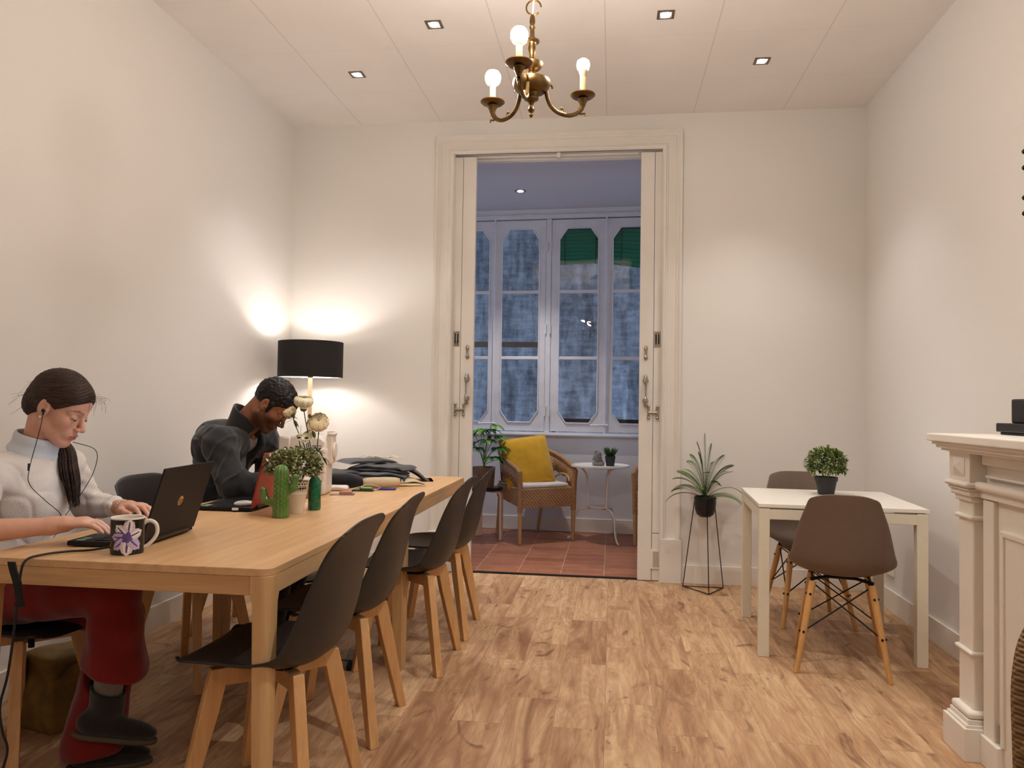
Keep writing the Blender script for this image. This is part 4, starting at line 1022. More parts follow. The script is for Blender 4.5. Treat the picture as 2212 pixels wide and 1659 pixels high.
def stool_plant():
    t = thing('stool', 'round stool with black seat and bent birch legs in the gallery', 'stool', (-1.14, 6.83, 0))
    q = MB(); q.lathe([(.0001, .438), (.168, .438), (.174, .446), (.174, .458), (.168, .463), (.0001, .463)], 40); q.build('seat', plain('black_seat', srgb(24, 22, 24), .35), t)
    BIR = wood('birch_ply', srgb(206, 176, 148), srgb(226, 200, 174), 'z', .45)
    for ad in (-8, 112, 232, -60):
        if ad == -60: continue
        a = math.radians(ad); d = Vector((math.cos(a), math.sin(a), 0)); s = Vector((-d.y, d.x, 0)); rings = []
        pts = [d*.06+Vector((0, 0, .428))]+[d*(.128+.04*math.sin(k*pi/12))+Vector((0, 0, .388+.04*math.cos(k*pi/12))) for k in range(7)]+[d*.170+Vector((0, 0, .0))]
        for i, p in enumerate(pts):
            tn = (pts[min(i+1, len(pts)-1)]-pts[max(i-1, 0)]).normalized(); n_ = tn.cross(s)
            rings.append([p+s*.029+n_*.010, p-s*.029+n_*.010, p-s*.029-n_*.010, p+s*.029-n_*.010])
        q = MB(); q.loft(rings); q.build('leg', BIR, t, bevel=.002, ang=50)
    p = thing('potted_plant', 'broad-leaved green plant in a woven basket pot on the black stool', 'plant', (-1.14, 6.83, .463))
    q = MB(); q.lathe([(.0001, 0), (.088, 0), (.092, .01), (.104, .175), (.106, .18), (.100, .18), (.098, .16), (.0001, .155)], 36); q.build('basket_pot', weave_mat('basket_weave', srgb(84, 62, 46), srgb(150, 116, 84), 2.0), p)
    R = random.Random(11); m_ = MB(); st = MB()
    stems = [(-.5, .20, .20), (-.2, .17, .30), (.25, .20, .20), (.7, .12, .30), (1.4, .16, .26), (2.2, .12, .34), (2.9, .17, .24), (-2.6, .15, .32), (-2.0, .15, .20), (-1.2, .17, .27), (-.8, .12, .36), (.1, .09, .40), (-1.6, .05, .36), (-.1, .22, .10), (-.9, .22, .12)]
    for a, r, h_ in stems:
        d = Vector((math.cos(a), math.sin(a), 0)); tip = d*r*.7+Vector((0, 0, .16+h_)); st.tube(bez((0, 0, .15), (0, 0, .22), d*r*.2+Vector((0, 0, .14+h_*.8)), tip, 8), .0028, 5)
        for k in range(5):
            b = a+(k-2)*.62+R.uniform(-.1, .1); dd = Vector((math.cos(b), math.sin(b), .10)); leaf(m_, tip, dd, R.uniform(.10, .15), .026, R.choice((0, 0, 1)), .45, nseg=5)
    m_.build('foliage', [plain('deep_green_leaf', srgb(40, 84, 34), .35, var=.2), plain('bright_green_leaf', srgb(92, 150, 44), .35, var=.15)], p, ang=0, fix=False); st.build('stem', LEAF_M, p)
stool_plant()

# wicker chair standing before the fireplace, only its edge in the picture
def near_wicker():
    t = thing('wicker_chair', 'dark brown woven wicker chair edge at the lower right border of the picture', 'chair', (1.0, 1.22, 0))
    WK = weave_mat('dark_wicker', srgb(70, 46, 22), srgb(140, 104, 58), 1.4)
    pts = spline([(-.318, .12, .36), (-.322, .13, .52), (-.322, .14, .66), (-.318, .15, .76), (-.300, .155, .83), (-.255, .16, .875), (-.12, .17, .90), (.12, .17, .90), (.255, .16, .875), (.30, .155, .83), (.322, .14, .66), (.318, .12, .36)], 5)
    q = MB(); rings = [[p, Vector((p.x*.5, p.y+.01, .36+(p.z-.36)*.5)), Vector((0, p.y+.012, .36))] for p in pts]
    q.loft(rings, False, closed=False); q.build('backrest', WK, t, solid=.03, ang=0)
    q = MB(); q.tube(pts, .024, 10); q.build('rim', WK, t)
    q = MB(); q.bb((-.30, -.36, .34), (.30, .14, .42)); q.build('seat', WK, t, bevel=.025)
    for sx in (-1, 1):
        q = MB(); q.tube(spline([(sx*.318, .13, .66), (sx*.335, -.05, .655), (sx*.33, -.28, .64), (sx*.31, -.35, .60), (sx*.30, -.36, .36)], 5), .024, 10); q.build('armrest', WK, t)
        for y in (-.32, .11): q = MB(); q.tube([(sx*.28, y, 0), (sx*.28, y, .36)], .02, 10); q.build('leg', WK, t)
near_wicker()
# ================================================================== THINGS ON THE LONG TABLES
TZ = .7405
DK = plain('dark_laptop_plastic', srgb(22, 21, 28), .5, 0, var=.03, spec=.3); KEY = plain('black_keys', srgb(16, 16, 18), .5, var=.02)
def laptop(name, label, loc, rz, w_, d_, lh, open_deg, lidmat, screen_on, logo=None):
    """hinge along local y at x=0, keyboard deck towards -x; lid rises from the hinge"""
    t = thing(name, label, 'laptop', loc, rz)
    q = MB(); q.bb((-d_, -w_/2, .003), (0, w_/2, .018)); q.build('keyboard_base', DK, t, smooth=False, bevel=.004)
    q = MB()
    for i in range(6):
        for j in range(14):
            x = -.055-i*.0185; y = -w_/2+.028+j*(w_-.056)/13.0; q.box((x, y, .019), (.0155, (w_-.056)/13*.86, .003))
    q.build('keyboard', KEY, t, smooth=False)
    q = MB(); q.bb((-d_+.012, -.05, .018), (-d_+.068, .05, .0188)); q.build('touchpad', plain('touchpad_dark', srgb(46, 44, 50), .3), t, smooth=False)
    q = MB(); q.bb((-d_+.02, -w_/2+.012, .018), (-d_+.045, -w_/2+.034, .0186)); q.bb((-d_+.02, -w_/2+.042, .018), (-d_+.045, -w_/2+.064, .0186)); q.build('sticker', plain('sticker_pale', srgb(150, 190, 150), .4), t, smooth=False)
    a = math.radians(open_deg-90); R_ = Matrix.Rotation(a, 3, 'Y')     # lid leans to +x
    q = MB(); q.box((0, 0, lh/2), (.006, w_, lh)); q.v = [tuple(R_ @ Vector(v)+Vector((.002, 0, .016))) for v in q.v]
    lid = q.build('lid', lidmat, t, smooth=False, bevel=.0028)
    q = MB(); q.box((-.0036, 0, lh/2+.004), (.0008, w_-.012, lh-.012)); q.v = [tuple(R_ @ Vector(v)+Vector((.002, 0, .016))) for v in q.v]
    q.build('screen', plain('lit_screen', (.5, .6, .8, 1), .3, var=0, emis=(.62, .78, 1, 1), es=screen_on) if screen_on else KEY, lid, smooth=False)
    q = MB(); q.tube([(.004, -w_*.36, .017), (.004, w_*.36, .017)], .0075, 10); q.build('hinge', plain('hinge_metal', srgb(70, 60, 50), .3, .8), t)
    if logo: logo(lid, R_, lh)
    return t
GOLD = plain('pale_gold_print', srgb(206, 164, 96), .3, .7, var=.05)
def hp_logo(lid, R_, lh):
    q = MB(); n_ = 40; r = .0165; zc = .118
    ring = [(.0034, r*math.cos(2*pi*k/n_), zc+r*math.sin(2*pi*k/n_)) for k in range(n_)]
    q.add(ring+[(.0026, y, z) for _, y, z in ring], [tuple(range(n_))]+[(j, (j+1) % n_, n_+(j+1) % n_, n_+j) for j in range(n_)])
    q.v = [tuple(R_ @ Vector(v)+Vector((.002, 0, .016))) for v in q.v]; q.build('logo_disc', GOLD, lid, smooth=False)
    vs, fs = text_mesh('hp', .030)
    q = MB(); sh = .22
    q.add([(.0036+z*.3, x+y*sh, zc-.0005+y*1.15) for x, y, z in [(v.x, v.y+.0, v.z) for v in vs]], fs); q.v = [tuple(R_ @ Vector(v)+Vector((.002, 0, .016))) for v in q.v]
    q.build('logo_letters', KEY, lid, smooth=False)
laptop('laptop', 'open dark laptop with a round gold logo in front of the woman', (-1.455, 2.385, TZ), .07, .345, .235, .242, 107, DK, 1.3, hp_logo)
REDM = plain('red_laptop_lid', srgb(176, 44, 34), .35, .1, var=.03)
def lenovo(lid, R_, lh):
    vs, fs = text_mesh('Lenovo', .018); q = MB()
    q.add([(.0036+v.z*.3, -.115+v.x, lh-.045+v.y) for v in vs], fs); q.v = [tuple(R_ @ Vector(v)+Vector((.002, 0, .016))) for v in q.v]; q.build('logo_letters', plain('red_grey_print', srgb(120, 60, 56), .4), lid, smooth=False)
laptop('laptop', 'open laptop with a red lid beside the cactus, in front of the man', (-1.492, 3.205, TZ), .03, .345, .24, .235, 103, REDM, 0, lenovo)
# mouse and adapter resting on the red laptop's deck
def mouse():
    o = MB(); o.ball((0, 0, .0), .03, 14, sc=(1.45, .95, .5)); o.v = [(x, y, max(z, -.004)) for x, y, z in o.v]
    r = o.build('computer_mouse', plain('white_mouse_plastic', srgb(232, 228, 224), .3), None); r.location = (-1.545, 3.095, TZ+.0245); r.rotation_euler = (0, 0, .3)
    tag(r, 'white computer mouse resting on the keyboard of the red laptop', 'mouse')
    q = MB(); q.tube(spline([(-.04, .005, 0), (-.07, .03, .008), (-.05, .08, .012), (.02, .10, .008), (.06, .14, -.012), (.02, .2, -.02)], 5), .002, 5); q.build('mouse_cable', KEY, r)
mouse()
def usb_stick():
    q = MB(); q.bb((-.012, -.016, -.005), (.012, .002, .005)); o = q.build('usb_receiver', plain('white_mouse_plastic', srgb(232, 228, 224), .3), None, smooth=False, bevel=.001); o.location = (-1.55, 3.036, TZ+.011)
    tag(o, 'tiny white USB plug in the near side of the red laptop', 'usb plug')
usb_stick()

def mug():
    t = thing('mug', 'white china mug printed with a purple lily on black, on the near table', 'mug', (-1.434, 2.138, TZ))
    R_, H_ = .0465, .108
    cols = [plain('china_white', srgb(236, 228, 216), .15, var=0), plain('mug_black_print', srgb(30, 26, 22), .18, var=0), plain('mug_lilac', srgb(190, 176, 204), .18, var=.12, nscale=70), plain('mug_violet', srgb(104, 78, 134), .18, var=.2, nscale=90), plain('mug_yellow', srgb(204, 178, 60), .18, var=0)]
    q = MB(); nu, nv = 220, 70; vs = []; fs = []; mi = []
    for i in range(nv+1):
        z = H_*i/nv; r = R_*(1-.05*math.exp(-z/.004))+.001*(z/H_)**6
        vs += [(r*math.cos(2*pi*j/nu), r*math.sin(2*pi*j/nu), z) for j in range(nu)]
    th0 = -math.pi/2+.58
    petals = [(82, .056, .017), (132, .050, .016), (178, .050, .0155), (222, .055, .0165), (268, .056, .018), (315, .052, .016), (22, .048, .015)]
    for i in range(nv):
        for j in range(nu):
            th = 2*pi*(j+.5)/nu; z = H_*(i+.5)/nv; m = 1
            if z > H_-.003 or z < .0015: m = 0
            else:
                for off in (0, 2.6, -2.6):
                    dx = ((th-th0-off+pi) % (2*pi)-pi)*R_; dz = z-.054; rr = math.hypot(dx, dz); an = math.degrees(math.atan2(dz, dx)) % 360
                    for pa, ln, wd in petals:
                        da = (an-pa+180) % 360-180; al = rr*math.cos(math.radians(da)); ac = abs(rr*math.sin(math.radians(da)))
                        if al > 0 and al < ln and abs(da) < 80:
                            f = al/ln; hw = wd*math.sin(pi*min(1, f*.9+.08))**.6*(1 if f < .8 else (1-f)/.2+.1)
                            if ac < hw: m = 3 if (ac < hw*.16 and al < ln*.8) or al < ln*.24 or (pa in (178, 130, 222) and ac > hw*.72) else (2 if (pa in (178, 222, 130, 315)) or off else (2 if ac > hw*.55 and (i+j) % 3 else 0))
                    if off and math.hypot(dx-.004, dz+.0) < .008: m = 4
            fs.append((i*nu+j, i*nu+(j+1) % nu, (i+1)*nu+(j+1) % nu, (i+1)*nu+j)); mi.append(m)
    q.add(vs, fs, mi)
    q.lathe([(R_+.001, H_), (R_, H_+.0015), (R_-.003, H_), (R_-.0035, .01), (R_-.006, .006), (.0001, .005)], 48, mi=0); q.lathe([(.0001, .0005), (R_*.94, .0)], 48, mi=0)
    q.build('mug_body', cols, t, ang=60, fix=False)
    d = Vector((.93, .36, 0)); P_ = lambda r, z: d*r+Vector((0, 0, z))
    q = MB(); q.tube(spline([P_(R_-.002, .090), P_(R_+.014, .097), P_(R_+.032, .086), P_(R_+.036, .062), P_(R_+.026, .040), P_(R_+.008, .022), P_(R_-.003, .018)], 6), .0048, 10, flat=1.2); q.build('handle', cols[0], t)
mug()

def cactus():
    t = thing('ceramic_cactus', 'green glazed ceramic cactus with two arms beside the lace pot', 'ornament', (-1.306, 2.925, TZ))
    G = plain('green_glaze', srgb(84, 122, 50), .12, var=.15, nscale=30, coat=.6)
    def ribs(P, c, axis_r, amp, n_=13):
        a = np.arctan2(P[:, 1]-c[1], P[:, 0]-c[0]); return -amp*np.abs(np.sin(a*n_/2))
    def fn(P):
        d1 = cap_(P, (0, 0, .0), (0, 0, .182), .0335, .029)+.0036*(1-np.abs(np.sin(np.arctan2(P[:, 1], P[:, 0])*7)))
        al = cap_(P, (-.030, 0, .052), (-.064, 0, .066), .0145, .014); al = smin(al, cap_(P, (-.066, 0, .068), (-.074, 0, .106), .015, .013), .012)
        al += .0012*(1-np.abs(np.sin(np.arctan2(P[:, 1], P[:, 0]+.070)*5)))
        ar = cap_(P, (.028, 0, .096), (.050, 0, .118), .013, .0135); ar = smin(ar, cap_(P, (.052, 0, .12), (.058, 0, .162), .0145, .0125), .012)
        ar += .0012*(1-np.abs(np.sin(np.arctan2(P[:, 1], P[:, 0]-.055)*5)))
        d = smin(smin(d1, al, .008), ar, .008); return np.maximum(d, -P[:, 2])
    o = sdf_obj('cactus_body', fn, (-.095, -.045, -.004), (.085, .045, .225), .002, G, parent=t, loc=(0, 0, 0), world=False, smooth_it=1)
    q = MB(); R = random.Random(3)
    for i in range(14):
        a = (2*i+1)*pi/14+pi/14*0; 
        for k in range(9):
            z = .012+k*.019+(.009 if i % 2 else 0); r = .0315 if z < .17 else .0275
            if math.cos(a) > .94 and .08 < z < .12: continue
            q.ball((r*math.cos(a), r*math.sin(a), z), .0014, 4)
    q.build('pale_dots', plain('pale_glaze', srgb(190, 200, 140), .2, var=0), t)
cactus()

def lace_pot():
    t = thing('potted_plant', 'bushy variegated plant in a white lace-edged metal pot behind the cactus', 'plant', (-1.30, 3.055, TZ))
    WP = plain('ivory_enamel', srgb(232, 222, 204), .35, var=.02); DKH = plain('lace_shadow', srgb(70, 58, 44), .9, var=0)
    q = MB(); q.lathe([(.0001, 0), (.031, 0), (.0325, .003), (.044, .078), (.046, .080), (.0455, .086), (.044, .088)], 40); q.lathe([(.041, .088), (.030, .004), (.0001, .004)], 40); q.build('pot', WP, t)
    # pierced lace collar with scalloped edge
    nu, nv = 240, 26; q = MB(); vs = []; fs = []; z0, z1 = .088, .128
    for i in range(nv+1):
        for j in range(nu):
            f = i/nv; a = 2*pi*j/nu; zt = z1+.004*abs(math.sin(a*12)); z = z0+(zt-z0)*f; r = .0445+.006*f; vs.append((r*math.cos(a), r*math.sin(a), z))
    def hole(a, f):
        for (per, ph, fc, rf, ra) in ((24, 0, .80, .10, .30), (48, 0, .58, .07, .30), (24, .5, .38, .15, .32), (48, .5, .16, .06, .28), (24, 0, .40, .07, .18)):
            u = (a/(2*pi)*per+ph) % 1-.5
            if (u/ra)**2+((f-fc)/rf)**2 < 1: return True
        return False
    for i in range(nv):
        for j in range(nu):
            if not hole(2*pi*(j+.5)/nu, (i+.5)/nv): fs.append((i*nu+j, i*nu+(j+1) % nu, (i+1)*nu+(j+1) % nu, (i+1)*nu+j))
    q.add(vs, fs); q.build('lace_collar', WP, t, solid=.0012, fix=False, ang=0)
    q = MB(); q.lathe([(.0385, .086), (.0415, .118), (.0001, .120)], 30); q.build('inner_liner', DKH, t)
    VL = plain('variegated_leaf', srgb(206, 204, 156), .45, var=.2, nscale=50); VG = plain('grey_green_leaf', srgb(108, 122, 82), .45, var=.25, nscale=50)
    bush((-.012, 0, .195), .115, .09, .068, 1050, .0165, 8, .38, (0, 1, 1, 0)).build('foliage', [VG, VL], t, smooth=False, fix=False)
    q = MB()
    for k in range(12): a = k*.52; q.tube([(.012*math.cos(a), .012*math.sin(a), .11), (.05*math.cos(a), .05*math.sin(a), .19)], .0016, 5)
    q.build('stem', VG, t)
lace_pot()

def flowers():
    t = thing('vase', 'green textured glass bottle vase half hidden behind the lace pot', 'vase', (-1.262, 3.165, TZ))
    q = MB(); R = random.Random(4)
    q.lathe([(.0001, 0), (.024, 0), (.0275, .006), (.027, .05), (.0265, .105), (.024, .126), (.016, .138), (.012, .150), (.0125, .160), (.010, .158), (.010, .14), (.020, .12), (.022, .01), (.0001, .008)], 32)
    q.build('bottle', plain('green_glass', srgb(24, 130, 84), .15, var=.35, nscale=60, bmp=.8, bscale=90, trans=.45, coat=.4), t)
    f = thing('flower_bouquet', 'artificial cream ranunculus bouquet standing in the green bottle vase', 'flowers', (-1.262, 3.165, TZ+.15))
    CR = plain('cream_petal', srgb(242, 224, 186), .7, var=.06, nscale=60); CR2 = plain('ivory_petal', srgb(226, 218, 186), .7, var=.06, nscale=60); SG = plain('stem_green', srgb(84, 100, 56), .6, var=.15)
    LV = MB(); ST = MB()
    def stem(p, b=(0, 0, -.04), bend=(0, 0, .1)):
        pts = bez(b, Vector(b)+Vector(bend), Vector(p)-Vector((0, 0, .05)), p, 12); q_ = MB(); q_.tube(pts, .0022, 6); q_.build('flower_stem', SG, f)
    def ranunculus(c, r, mat_, tilt=(0, 0), layers=7, sq=.78):
        Rt = Matrix.Rotation(tilt[0], 3, 'X') @ Matrix.Rotation(tilt[1], 3, 'Y'); q_ = MB()
        for l_ in range(layers):
            rr = r*(.28+.72*(l_+1)/layers); np_ = 4+l_; cover = .06+.36*(l_/layers)
            for k in range(np_):
                a0 = 2*pi*k/np_+l_*.7; hw = pi/np_*1.35
                def g(u, v):
                    a = a0+(u*2-1)*hw*(.6+.4*math.sin(pi*v)); ph = (1-v)*pi*.93+v*pi*cover*(1-.10*abs(u*2-1)**3); x = rr*math.sin(ph)*(1+.03*math.sin(u*7+k)); z = -rr*math.cos(ph)*-1*-1
                    z = rr*math.cos(ph)*sq
                    return Rt @ Vector((x*math.cos(a), x*math.sin(a), z))+Vector(c)
                q_.grid(g, 6, 6)
        return q_.build('flower_head', mat_, f, ang=0, fix=False, solid=.0006)
    def bud(c, r, tilt):
        q_ = MB(); Rt = Matrix.Rotation(tilt[0], 3, 'X') @ Matrix.Rotation(tilt[1], 3, 'Y'); q_.lathe([(.0001, -r*.9), (r*.6, -r*.75), (r, -.1*r), (r*.9, r*.5), (r*.5, r*.8), (.0001, r*.7)], 12, c, M=Rt); q_.build('flower_bud', CR2, f)
        q_ = MB(); q_.lathe([(.0001, -r*1.0), (r*.7, -r*.8), (r*.95, -.3*r), (r*.8, -.2*r)], 10, c, M=Rt); q_.build('calyx', SG, f)
    # positions relative to the bottle mouth
    A = {'top': (-.050, -.02, .315), 'left': (-.112, -.02, .268), 'big': (.024, -.03, .226), 'daisy': (-.020, -.05, .155), 'side': (-.066, -.02, .165), 'mid': (-.035, .0, .170)}
    ranunculus(A['top'], .041, CR2, (.25, .15), 6, .72); ranunculus(A['left'], .028, CR, (.4, -.5), 5, .95); ranunculus(A['big'], .043, CR, (1.0, .1), 7, .8)
    ranunculus(A['mid'], .026, CR2, (.6, -.3), 5, .8)
    bud((-.046, -.03, .285), .016, (0, 0)); bud(A['side'], .013, (.2, -.4))
    q = MB()      # daisy with pointed petals
    c = Vector(A['daisy']); Rt = Matrix.Rotation(.75, 3, 'X')
    for l_ in range(2):
        for k in range(13):
            a = 2*pi*k/13+l_*.24; d = Rt @ Vector((math.cos(a), math.sin(a), .25+.3*l_)); leaf(q, c, d, .034-.006*l_, .0052, 0, .05, up=Rt @ Vector((0, 0, 1)), nseg=4)
    dh = q.build('flower_head', CR2, f, ang=0, fix=False); q = MB(); q.ball(c+Rt @ Vector((0, 0, .005)), .008, 8, sc=(1, 1, .6)); q.build('flower_centre', plain('dark_centre', srgb(60, 52, 40), .8), dh)
    for k in ('top', 'left', 'big', 'daisy', 'side', 'mid'):
        p = Vector(A[k])-Vector((0, 0, .02)) if k != 'left' else Vector(A[k])+Vector((.015, 0, -.015)); stem(p)
    for (x, y, z, sx) in ((-.018, -.03, .24, .8), (.0, -.04, .19, 1), (.03, -.05, .10, 1.2), (-.085, -.04, .235, 1.2), (-.06, -.05, .12, 1), (.05, -.05, .08, 1.2), (.02, -.05, .07, 1), (.02, -.05, .03, 1), (-.10, -.03, .245, 1), (.04, -.04, .01, .8), (.0, -.05, .11, 1)):
        for k in range(6):
            a = R.uniform(0, 2*pi); leaf(LV, (x, y, z), (math.cos(a), -.3, math.sin(a)*.6), .036*sx, .0065, R.choice((0, 1)), .2, nseg=3)
    LV.build('leaves', [LEAF_D, LEAF_M], f, smooth=False, fix=False)
flowers()

def sewing_machine():
    t = thing('sewing_machine', 'white sewing machine seen from behind on the far table', 'sewing machine', (-1.505, 3.72, TZ))
    t.scale = (.68, .9, 1.02)
    WM = plain('machine_white', srgb(226, 216, 206), .35, var=.02); DG = plain('machine_dark', srgb(58, 56, 58), .5)
    rz = .12; t.rotation_euler = (0, 0, rz)
    # bed, pillar (right), arm, head (left); machine length along x
    q = MB(); q.bb((-.20, -.08, 0), (.13, .09, .075)); q.build('bed', WM, t, bevel=.014)
    q = MB(); q.loft([[Vector((x0, y, z)) for x0, y in ((xa, -.078), (.135, -.078), (.135, .085), (xa, .085))] for z, xa in ((.0, .02), (.10, .03), (.20, .035), (.235, .03))]); q.build('pillar', WM, t, bevel=.018, ang=40)
    q = MB(); q.loft([[Vector((x, -.075, z0)), Vector((x, .08, z0)), Vector((x, .08, z1)), Vector((x, -.06, z1))] for x, z0, z1 in ((-.21, .20, .285), (-.08, .195, .292), (.08, .19, .285), (.13, .20, .262))]); q.build('upper_arm', WM, t, bevel=.014, ang=40)
    q = MB(); q.bb((-.225, -.07, .115), (-.13, .07, .285)); q.build('needle_head', WM, t, bevel=.014)
    q = MB(); q.bb((.120, -.035, .15), (.165, .06, .295)); q.loft([[Vector((x, y, z)) for x, y in ((.125, -.04), (.175, -.04), (.175, .06), (.125, .06))] for z in (.285, .305)]); q.build('handwheel_cover', WM, t, bevel=.01)
    q = MB(); q.lathe([(.036, -.008), (.040, 0), (.036, .012), (.0001, .014)], 24, (.168, .01, .215), M=Matrix.Rotation(pi/2, 3, 'Y')); q.build('handwheel', WM, t)
    q = MB(); q.tube([(-.09, .02, .285), (-.09, .02, .335)], .004, 8); q.tube([(.02, .03, .285), (.02, .03, .325)], .003, 6); q.lathe([(.014, 0), (.014, .006), (.0001, .006)], 14, (-.09, .02, .29)); q.build('spool_pin', WM, t)
    q = MB(); q.bb((.068, -.0800, .050), (.108, -.0782, .072)); q.build('rating_label', plain('label_grey', srgb(110, 104, 100), .6), t, smooth=False)
    q = MB()
    for k in range(4): q.bb((.05, -.0798, .018+k*.0065), (.115, -.0783, .020+k*.0065))
    for k in range(4): q.bb((.03, -.0776+k*.0006, .205+k*.011), (.10, -.0755+k*.0006, .208+k*.011))
    q.build('vent_slots', DG, t, smooth=False)
    q = MB(); q.bb((.125, -.03, .3045), (.165, .03, .3065)); q.build('label', DG, t, smooth=False)
sewing_machine()

# folded cloth pile: every folded piece its own thing
def folded_cloth(label, mat_, c, w_, d_, h_, rz, layers=3, drape=0, seed=1, low=.0005, grp='folded cloth pieces piled on the far table'):
    R = random.Random(seed); q = MB(); nu, nv = 22, 12
    for l_ in range(layers):
        th = h_/layers; zz = l_*th; ph = R.uniform(0, 6); ox, oy = R.uniform(-.012, .012), R.uniform(-.012, .012)
        rings = []
        for i in range(nu+1):
            u = i/nu*2-1; x = u*w_/2+ox; prof_ = []
            sag = -drape*max(0, u-.25)**1.6-.016*abs(u)**5; e = (1-abs(u)**22)
            for j in range(2*nv):
                a = 2*pi*j/(2*nv); cy_ = math.copysign(abs(math.cos(a))**.4, math.cos(a)); sz_ = math.copysign(abs(math.sin(a))**.7, math.sin(a))
                wob = .004*math.sin(u*5+ph+cy_*3)+.003*math.sin(u*11+ph*2)
                prof_.append(Vector((x, cy_*d_/2*(.97+.03*math.sin(u*7+ph))+oy, max(low, zz+th/2+sz_*th*.52*max(.15, e)+wob*(.3+l_*.3)+sag+h_*.0))))
            rings.append(prof_)
        q.loft(rings)
    o = q.build('folded_cloth', mat_, None, ang=0); o.location = c; o.rotation_euler = (0, 0, rz); return tag(o, label, 'cloth', grp)
CH = fabric('charcoal_cloth', srgb(66, 68, 72), b=.4); BK_ = fabric('black_cloth', srgb(28, 26, 30), b=.4); GR_ = fabric('slate_cloth', srgb(84, 90, 96), b=.4); BG_ = fabric('beige_cloth', srgb(200, 182, 150), b=.4); NV = fabric('dark_navy_cloth', srgb(40, 42, 54), b=.4)
folded_cloth('beige cloth folded flat at the bottom of the cloth pile', BG_, (-1.25, 4.26, TZ), .34, .26, .032, .45, 2, seed=2)
folded_cloth('black cloth strip whose frayed end droops towards the table corner', BK_, (-1.31, 4.50, TZ+.062), .48, .20, .024, .30, 2, drape=.17, seed=3, low=-.060)
folded_cloth('slate grey cloth folded in the middle of the pile', GR_, (-1.36, 4.28, TZ+.036), .42, .28, .036, .15, 2, seed=4)
folded_cloth('charcoal cloth folded on top of the slate grey one', CH, (-1.32, 4.30, TZ+.074), .34, .24, .034, -.12, 2, seed=5)
folded_cloth('dark navy cloth folded at the left end of the pile beside the sewing machine', NV, (-1.53, 4.22, TZ+.034), .32, .26, .042, .35, 2, seed=6)
folded_cloth('charcoal cloth draped over the very top of the pile', CH, (-1.42, 4.38, TZ+.112), .30, .24, .022, .7, 1, seed=7)
def beige_roll():
    q = MB(); 
    pts = [Vector((x, .012*math.sin(x*12), .030)) for x in [i*.022-.10 for i in range(10)]]
    q.tube(pts, [.024, .028, .03, .031, .030, .031, .030, .029, .028, .022], 14, flat=.9)
    o = q.build('rolled_cloth', BG_, None, ang=0); o.location = (-1.24, 4.06, TZ+.001); o.rotation_euler = (0, 0, .35); tag(o, 'beige cloth rolled up at the near edge of the cloth pile', 'cloth')
    q = MB(); q.tube([Vector((.110, .0+.010*math.cos(a), .03+.010*math.sin(a))) for a in [i*.6 for i in range(10)]], .004, 6); q.build('roll_end', BG_, o)
beige_roll()
def scraps():
    R = random.Random(9); q = MB()
    for k in range(10):
        a = R.uniform(0, 6.28); r = R.uniform(0, .07); x, y = r*math.cos(a)*1.8, r*math.sin(a); q.tube(spline([(x, y, .004), (x+.03*math.cos(a*2), y+.02, .014), (x+.05, y-.02*math.sin(a), .006), (x+.07, y+.01, .01)], 4), .004, 5, flat=.4)
    o = q.build('cloth_scraps', [fabric('pale_scrap', srgb(212, 200, 180))], None, ang=0); o.location = (-1.36, 4.38, TZ+.137); tag(o, 'loose pale cloth scraps and thread ends on top of the cloth pile', 'cloth scraps', kind='stuff')
scraps()
